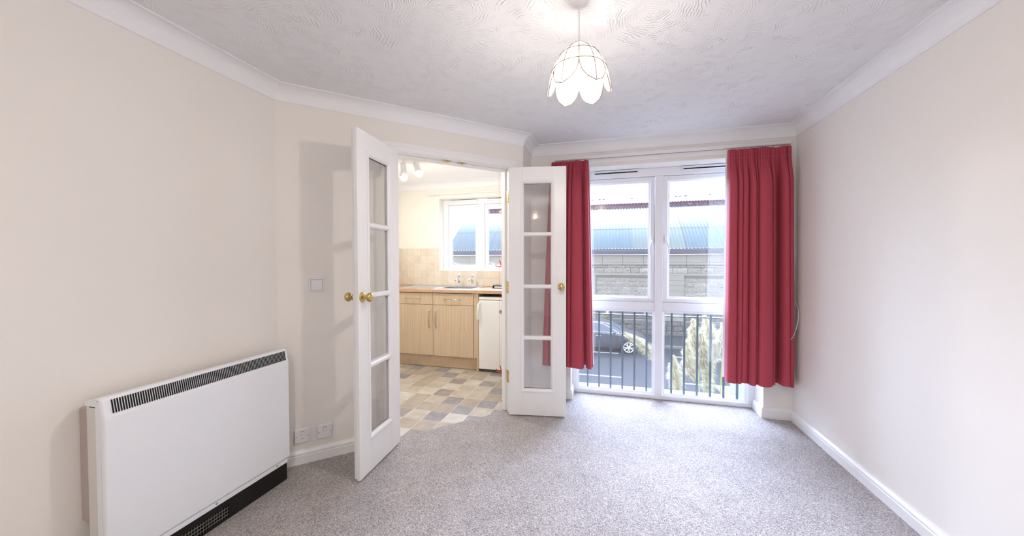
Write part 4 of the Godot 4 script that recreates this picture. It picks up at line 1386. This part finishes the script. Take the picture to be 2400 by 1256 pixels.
func car() -> void:
	var t := thing("parked_car", "grey saloon car parked on the street beyond the railing", "car", V(-0.5, -3.46, -19.77))
	var zc := -19.77
	var st := [[1.88, -3.05, -2.86, 0.52, -2.82, 0.42], [1.84, -3.2, -2.80, 0.70, -2.74, 0.58], [1.70, -3.24, -2.73, 0.83, -2.63, 0.68], [1.35, -3.25, -2.63, 0.89, -2.51, 0.74], [0.98, -3.25, -2.56, 0.91, -2.43, 0.76], [0.72, -3.25, -2.51, 0.915, -2.36, 0.76], [0.45, -3.25, -2.47, 0.92, -2.21, 0.70], [0.15, -3.25, -2.44, 0.92, -2.05, 0.64], [-0.2, -3.25, -2.41, 0.92, -1.965, 0.60], [-0.7, -3.25, -2.38, 0.92, -1.95, 0.58], [-1.3, -3.25, -2.36, 0.92, -1.98, 0.57], [-1.9, -3.25, -2.36, 0.91, -2.11, 0.57], [-2.4, -3.24, -2.38, 0.89, -2.33, 0.62], [-2.75, -3.22, -2.43, 0.86, -2.42, 0.66], [-2.93, -3.15, -2.55, 0.78, -2.53, 0.62], [-2.98, -3.0, -2.8, 0.6, -2.78, 0.5]]
	var rows := []
	for s in st:
		var half := []
		var yb: float = s[1]
		var ys: float = s[2]
		var w: float = s[3]
		var yt: float = s[4]
		var wt: float = s[5]
		half = [Vector2(w * 0.88, yb), Vector2(w * 0.97, yb + 0.1), Vector2(w, lerpf(yb, ys, 0.45)), Vector2(w * 0.99, ys - 0.1), Vector2(w * 0.985, ys - 0.085), Vector2(w * 0.95, ys), Vector2(lerpf(w * 0.95, wt, 0.5), lerpf(ys, yt, 0.55)), Vector2(wt, yt - 0.04), Vector2(wt * 0.88, yt), Vector2(wt * 0.45, yt + 0.03), Vector2(0, yt + 0.035)]
		var row := PackedVector3Array()
		for p in half:
			row.append(V(s[0], p.y, zc + p.x))
		for i in range(half.size() - 2, -1, -1):
			row.append(V(s[0], half[i].y, zc - half[i].x))
		rows.append(row)
	leaf(t, "body", MB.new().grid(rows, true), M.car_paint)
	# glass, laid just proud of the shell
	var side := func(xa: float, xb: float, ya0: float, ya1: float, yb0: float, yb1: float, sgn: float) -> MB:
		var rr := []
		for i in 9:
			var x := lerpf(xa, xb, i / 8.0)
			var lo := lerpf(ya0, yb0, i / 8.0)
			var hi := lerpf(ya1, yb1, i / 8.0) + 0.05 * sin(PI * i / 8.0)
			var row := PackedVector3Array()
			for j in 4:
				var y := lerpf(lo, hi, j / 3.0)
				row.append(V(x, y, zc + sgn * car_half_width(st, x, y) + sgn * 0.008))
			rr.append(row)
		return MB.new().grid(rr, false, 0)
	for sgn in [1.0, -1.0]:
		leaf(t, "side_window", side.call(0.42, -0.72, -2.44, -2.40, -2.34, -2.02, sgn), M.car_glass)
		leaf(t, "side_window", side.call(-0.78, -1.75, -2.34, -2.02, -2.31, -2.22, sgn), M.car_glass)
		var trim := []
		for i in 14:
			var x := lerpf(0.55, -1.8, i / 13.0)
			var y := lerpf(-2.47, -2.36, pow(i / 13.0, 0.7))
			trim.append(V(x, y, zc + sgn * (car_half_width(st, x, y) + 0.008)))
		leaf(t, "window_trim", MB.new().tube(trim, 0.012, 6), M.chrome)
		var up := []
		for i in 10:
			var x := lerpf(0.52, -0.7, i / 9.0)
			var y := lerpf(-2.44, -1.985, sin(i / 9.0 * PI / 2))
			up.append(V(x, y, zc + sgn * (car_half_width(st, x, y) + 0.01)))
		leaf(t, "window_trim", MB.new().tube(up, 0.014, 6), M.chrome)
		leaf(t, "mirror", MB.new().ball(V(0.30, -2.41, zc + sgn * 1.01), V(0.07, 0.075, 0.11), 12), M.car_paint)
		leaf(t, "door_handle", MB.new().tube([V(-0.62, -2.59, zc + sgn * 0.925), V(-0.5, -2.595, zc + sgn * 0.95), V(-0.38, -2.60, zc + sgn * 0.925)], 0.014, 6), M.chrome)
		var gap := []
		for i in 8:
			var y := lerpf(-2.55, -3.12, i / 7.0)
			gap.append(V(0.45 + 0.03 * i / 7.0, y, zc + sgn * (car_half_width(st, 0.45, y) + 0.001)))
		leaf(t, "door_seam", MB.new().tube(gap, 0.006, 5), M.dark_gap)
		leaf(t, "headlight", MB.new().ball(V(1.58, -2.70, zc + sgn * 0.70), V(0.24, 0.055, 0.16), 14, Basis(Vector3.BACK, -0.28)), M.lamp_lens)
		for wx in [0.99, -1.86]:
			leaf(t, "wheel_arch", MB.new().lathe([Vector2(0, 0), Vector2(0.40, 0), Vector2(0.41, 0.01), Vector2(0.40, 0.02), Vector2(0, 0.02)], 28, Transform3D(Basis(Vector3.RIGHT, PI / 2 * sgn), V(wx, -3.12, zc + sgn * 0.905))), M.dark_gap)
			var ax := Transform3D(Basis(Vector3.RIGHT, PI / 2 * sgn), V(wx, -3.128, zc + sgn * 0.74))
			var wheel := leaf(t, "wheel", MB.new().lathe([Vector2(0.2, 0.0), Vector2(0.31, 0.0), Vector2(0.332, 0.03), Vector2(0.332, 0.17), Vector2(0.315, 0.205), Vector2(0.262, 0.215), Vector2(0.255, 0.20), Vector2(0.2, 0.1)], 32, ax), M.tyre)
			var al := MB.new().lathe([Vector2(0.258, 0.21), Vector2(0.254, 0.222), Vector2(0.236, 0.22), Vector2(0.226, 0.19), Vector2(0.226, 0.1)], 32, ax)
			for q in 10:
				var a := deg_to_rad(72.0 * (q / 2) + (9.0 if q % 2 == 0 else -9.0) + 18)
				var a2 := deg_to_rad(72.0 * (q / 2) + (14.0 if q % 2 == 0 else -14.0) + 18)
				al.tube([ax * V(cos(a) * 0.03, 0.205, sin(a) * 0.03), ax * V(cos(a) * 0.12, 0.214, sin(a) * 0.12), ax * V(cos(a2) * 0.232, 0.21, sin(a2) * 0.232)], [0.024, 0.019, 0.021], 6)
			al.ball(ax * V(0, 0.208, 0), V(0.055, 0.055, 0.02), 12)
			leaf(wheel, "alloy", al, M.alloy)
	var wr := []
	for i in 6:
		var x := lerpf(0.68, 0.02, i / 5.0)
		var row := PackedVector3Array()
		for j in 9:
			var u := j / 8.0 * 2 - 1
			var yt := car_top(st, x)
			row.append(V(x + 0.05 * (1 - u * u), yt + 0.03 - 0.05 * u * u, zc + u * lerpf(0.72, 0.60, i / 5.0)))
		wr.append(row)
	leaf(t, "windscreen", MB.new().grid(wr, false, 0), M.car_glass)


func car_at(st: Array, x: float) -> Array:
	for i in st.size() - 1:
		if x <= st[i][0] and x >= st[i + 1][0]:
			var q: float = (st[i][0] - x) / (st[i][0] - st[i + 1][0])
			var o := []
			for k in 6:
				o.append(lerpf(st[i][k], st[i + 1][k], q))
			return o
	return st[0]


func car_top(st: Array, x: float) -> float:
	return car_at(st, x)[4]


func car_half_width(st: Array, x: float, y: float) -> float:
	var s := car_at(st, x)
	var w: float = s[3]
	if y <= s[2] - 0.1:
		return w
	if y <= s[2]:
		return lerpf(w * 0.99, w * 0.95, (y - s[2] + 0.1) / 0.1)
	return lerpf(w * 0.95, s[5], clampf((y - s[2]) / maxf(0.01, s[4] - 0.04 - s[2]), 0, 1))


func pampas() -> void:
	var root := V(1.3, -3.48, -5.0)
	var t := thing("pampas_grass", "tall pampas grass with cream feathery plumes outside the railing", "pampas grass", root)
	# each plume: tip, foot, half width, sideways bow
	var list := [[V(0.80, -0.03, -4.9), V(0.885, -0.47, -4.95), 0.085, 0.02], [V(0.935, 0.18, -4.8), V(1.05, -0.25, -4.85), 0.075, 0.03], [V(1.045, 0.43, -5.0), V(1.11, -0.05, -5.05), 0.085, 0.02], [V(1.22, 0.47, -5.1), V(1.30, -0.10, -5.1), 0.12, -0.04], [V(1.20, 0.14, -4.85), V(1.185, -0.46, -4.85), 0.075, 0.02], [V(1.36, 0.42, -4.9), V(1.36, -0.02, -4.95), 0.10, 0.0], [V(0.245, 0.27, -4.9), V(0.545, -0.06, -4.85), 0.075, -0.10], [V(1.12, 0.28, -4.9), V(1.14, -0.14, -4.9), 0.08, 0.0]]
	for e in list:
		var tip: Vector3 = e[0]
		var foot: Vector3 = e[1]
		var hw: float = e[2]
		var bow: float = e[3]
		var axis := func(s: float) -> Vector3:   # 0 at the foot, 1 at the tip
			return foot.lerp(tip, s) + V(-1, 0, 0) * bow * sin(PI * s)
		var m := MB.new()
		var droop := V(signf(bow + 0.001) * 0.4, -0.9, 0.2)
		for i in 2400:
			var s := pow(rng.randf(), 0.85)
			var p: Vector3 = axis.call(s)
			var d: Vector3 = (axis.call(minf(1, s + 0.05)) - axis.call(maxf(0, s - 0.05))).normalized()
			var a := rng.randf() * TAU
			var side := d.cross(V(cos(a), 0.2, sin(a))).normalized()
			var w := hw * pow(sin(PI * clampf(s * 0.82 + 0.16, 0, 1)), 0.8) * rng.randf_range(0.25, 1.2)
			var ln := rng.randf_range(0.05, 0.10)
			var tuft := sin(s * 23.0 + a * 2.0) * 0.012
			var p1 := p + side * (w * 0.55 + tuft) + d * ln * 0.75
			var p2 := p + side * (w + tuft * 1.5) + d * ln * 0.95 + droop * w * 0.25
			var p3 := p2 + side * w * 0.25 + droop * rng.randf_range(0.010, 0.035)
			var wide := d.cross(side).normalized() * rng.randf_range(0.0014, 0.0032)
			m.quad(p - wide * 0.6, p + wide * 0.6, p1 + wide, p1 - wide)
			m.quad(p1 - wide, p1 + wide, p2 + wide * 0.8, p2 - wide * 0.8)
			m.tri(p2 - wide * 0.8, p2 + wide * 0.8, p3)
		leaf(t, "plume", m, M.plume)
		var base := root + V((foot.x - root.x) * 0.45, 0, rng.randf_range(-0.15, 0.15))
		if foot.x < 0.6:
			base = V(1.0, -3.46, -4.95)
		var path := []
		for i in 9:
			var s := i / 8.0
			path.append(base.lerp(foot, s) + V((foot.x - base.x) * -0.25 * sin(PI * s), 0.0, 0))
		path.append(axis.call(0.5))
		leaf(t, "stem", MB.new().tube(path, 0.007, 6), M.plume_stem)
	var m := MB.new()
	for i in 160:
		var a := rng.randf() * TAU
		var r := rng.randf_range(0.4, 1.0)
		var h := rng.randf_range(1.0, 1.9)
		var dirv := V(cos(a), 0, sin(a) * 0.6)
		var b0 := root + dirv * 0.12
		var b1 := root + dirv * r * 0.5 + V(0, h, 0)
		var b2 := root + dirv * r + V(0, h * 0.72, 0)
		var wv := V(-sin(a), 0, cos(a)) * 0.008
		m.quad(b0 - wv, b0 + wv, b1 + wv, b1 - wv)
		m.tri(b1 - wv, b1 + wv, b2)
	tag(leaf(t, "leaves", m, M.leaf_green), "", "", "", "stuff")


func walker() -> void:
	# someone walking past behind the car; mostly hidden by the car and the window bar
	var t := thing("person", "person in an olive jacket walking past behind the parked car", "person", V(-0.14, -3.36, -21.9))
	var bones := [  # from, to, radii, colour index
		[V(0, 1.0, 0), V(0.02, 1.22, 0), 0.135, 0.15, 0], [V(0.02, 1.22, 0), V(0.04, 1.40, 0), 0.16, 0.12, 0], [V(0.05, 1.33, 0.15), V(0.03, 1.33, -0.15), 0.075, 0.075, 0], [V(0.05, 1.42, 0), V(0.06, 1.52, 0), 0.055, 0.05, 1],
		[V(0.07, 1.56, 0), V(0.08, 1.66, 0), 0.085, 0.09, 1], [V(0.15, 1.585, 0), V(0.175, 1.575, 0), 0.02, 0.012, 1],
		[V(0.04, 1.34, 0.19), V(-0.08, 1.10, 0.23), 0.055, 0.048, 0], [V(-0.08, 1.10, 0.23), V(0.02, 0.86, 0.24), 0.046, 0.036, 0], [V(0.02, 0.86, 0.24), V(0.07, 0.76, 0.24), 0.036, 0.026, 1],
		[V(0.04, 1.34, -0.19), V(0.12, 1.08, -0.23), 0.055, 0.048, 0], [V(0.12, 1.08, -0.23), V(0.26, 0.90, -0.22), 0.046, 0.036, 0], [V(0.26, 0.90, -0.22), V(0.33, 0.84, -0.22), 0.036, 0.026, 1],
		[V(0, 0.95, 0.08), V(0.20, 0.52, 0.09), 0.10, 0.065, 2], [V(0.20, 0.52, 0.09), V(0.24, 0.09, 0.09), 0.065, 0.042, 2], [V(0.22, 0.05, 0.09), V(0.38, 0.035, 0.09), 0.045, 0.035, 3],
		[V(0, 0.95, -0.08), V(-0.06, 0.52, -0.09), 0.10, 0.065, 2], [V(-0.06, 0.52, -0.09), V(-0.34, 0.18, -0.09), 0.065, 0.042, 2], [V(-0.36, 0.14, -0.09), V(-0.27, 0.035, -0.09), 0.045, 0.035, 3]]
	var cols := [c8(92, 96, 70).srgb_to_linear(), c8(214, 164, 140).srgb_to_linear(), c8(50, 54, 70).srgb_to_linear(), c8(36, 32, 30).srgb_to_linear()]
	var cell := 0.026
	var lo := V(-0.45, -0.03, -0.32)
	var dim := Vector3i(36, 70, 26)
	var val := PackedFloat32Array()
	val.resize(dim.x * dim.y * dim.z)
	for z in dim.z:
		for y in dim.y:
			for x in dim.x:
				var p := lo + V(x, y, z) * cell
				var d := 1.0
				for b in bones:
					var a: Vector3 = b[0]
					var ab: Vector3 = b[1] - a
					var h := clampf((p - a).dot(ab) / ab.length_squared(), 0, 1)
					var e := (p - a - ab * h).length() - lerpf(b[2], b[3], h)
					var k := 0.03
					var q := clampf(0.5 + 0.5 * (d - e) / k, 0, 1)
					d = lerpf(d, e, q) - k * q * (1 - q)
				val[(z * dim.y + y) * dim.x + x] = d
	var m := MB.new()
	m.tint = Color.WHITE
	var ids := {}
	var pos := []
	for z in dim.z - 1:
		for y in dim.y - 1:
			for x in dim.x - 1:
				var s := Vector3.ZERO
				var n := 0
				var cv := []
				for c in 8:
					var o := Vector3i(c & 1, (c >> 1) & 1, c >> 2)
					cv.append(val[((z + o.z) * dim.y + y + o.y) * dim.x + x + o.x])
				for e in [[0, 1], [2, 3], [4, 5], [6, 7], [0, 2], [1, 3], [4, 6], [5, 7], [0, 4], [1, 5], [2, 6], [3, 7]]:
					var va: float = cv[e[0]]
					var vb: float = cv[e[1]]
					if (va < 0) != (vb < 0):
						var q := va / (va - vb)
						s += V(e[0] & 1, (e[0] >> 1) & 1, e[0] >> 2).lerp(V(e[1] & 1, (e[1] >> 1) & 1, e[1] >> 2), q)
						n += 1
				if n:
					ids[Vector3i(x, y, z)] = pos.size()
					pos.append(lo + (V(x, y, z) + s / n) * cell)
	var nor := []
	for p in pos:
		nor.append(Vector3.ZERO)
	var quads := []
	for key in ids:
		for ax in 3:
			var i := (ax + 1) % 3
			var j := (ax + 2) % 3
			var kk: Vector3i = key
			var ei := Vector3i.ZERO
			ei[i] = 1
			var ej := Vector3i.ZERO
			ej[j] = 1
			var en := Vector3i.ZERO
			en[ax] = 1
			var k1: Vector3i = kk - ei
			var k2: Vector3i = kk - ej
			var k3: Vector3i = kk - ei - ej
			if not (ids.has(k1) and ids.has(k2) and ids.has(k3)):
				continue
			var va := val[(kk.z * dim.y + kk.y) * dim.x + kk.x]
			var kn := kk + en
			var vb := val[(kn.z * dim.y + kn.y) * dim.x + kn.x]
			if (va < 0) == (vb < 0):
				continue
			var qd := [ids[kk], ids[k1], ids[k3], ids[k2]]
			if vb < 0:
				qd.reverse()
			quads.append(qd)
			var f: Vector3 = (pos[qd[2]] - pos[qd[0]]).cross(pos[qd[3]] - pos[qd[1]])
			for q in qd:
				nor[q] += f
	for i in pos.size():
		var best := 9.0
		for b in bones:
			var a: Vector3 = b[0]
			var ab: Vector3 = b[1] - a
			var h := clampf((pos[i] - a).dot(ab) / ab.length_squared(), 0, 1)
			var e: float = (pos[i] - a - ab * h).length() - lerpf(b[2], b[3], h)
			if e < best:
				best = e
				m.tint = cols[b[4]]
		m.put(pos[i], nor[i].normalized())
	for q in quads:
		m.idx.append_array([q[0], q[2], q[1], q[0], q[3], q[2]])
	leaf(t, "body", m, M.cloth, true)
	leaf(t, "hair", MB.new().ball(V(0.05, 1.675, 0), V(0.105, 0.09, 0.098), 16), M.hair, true)
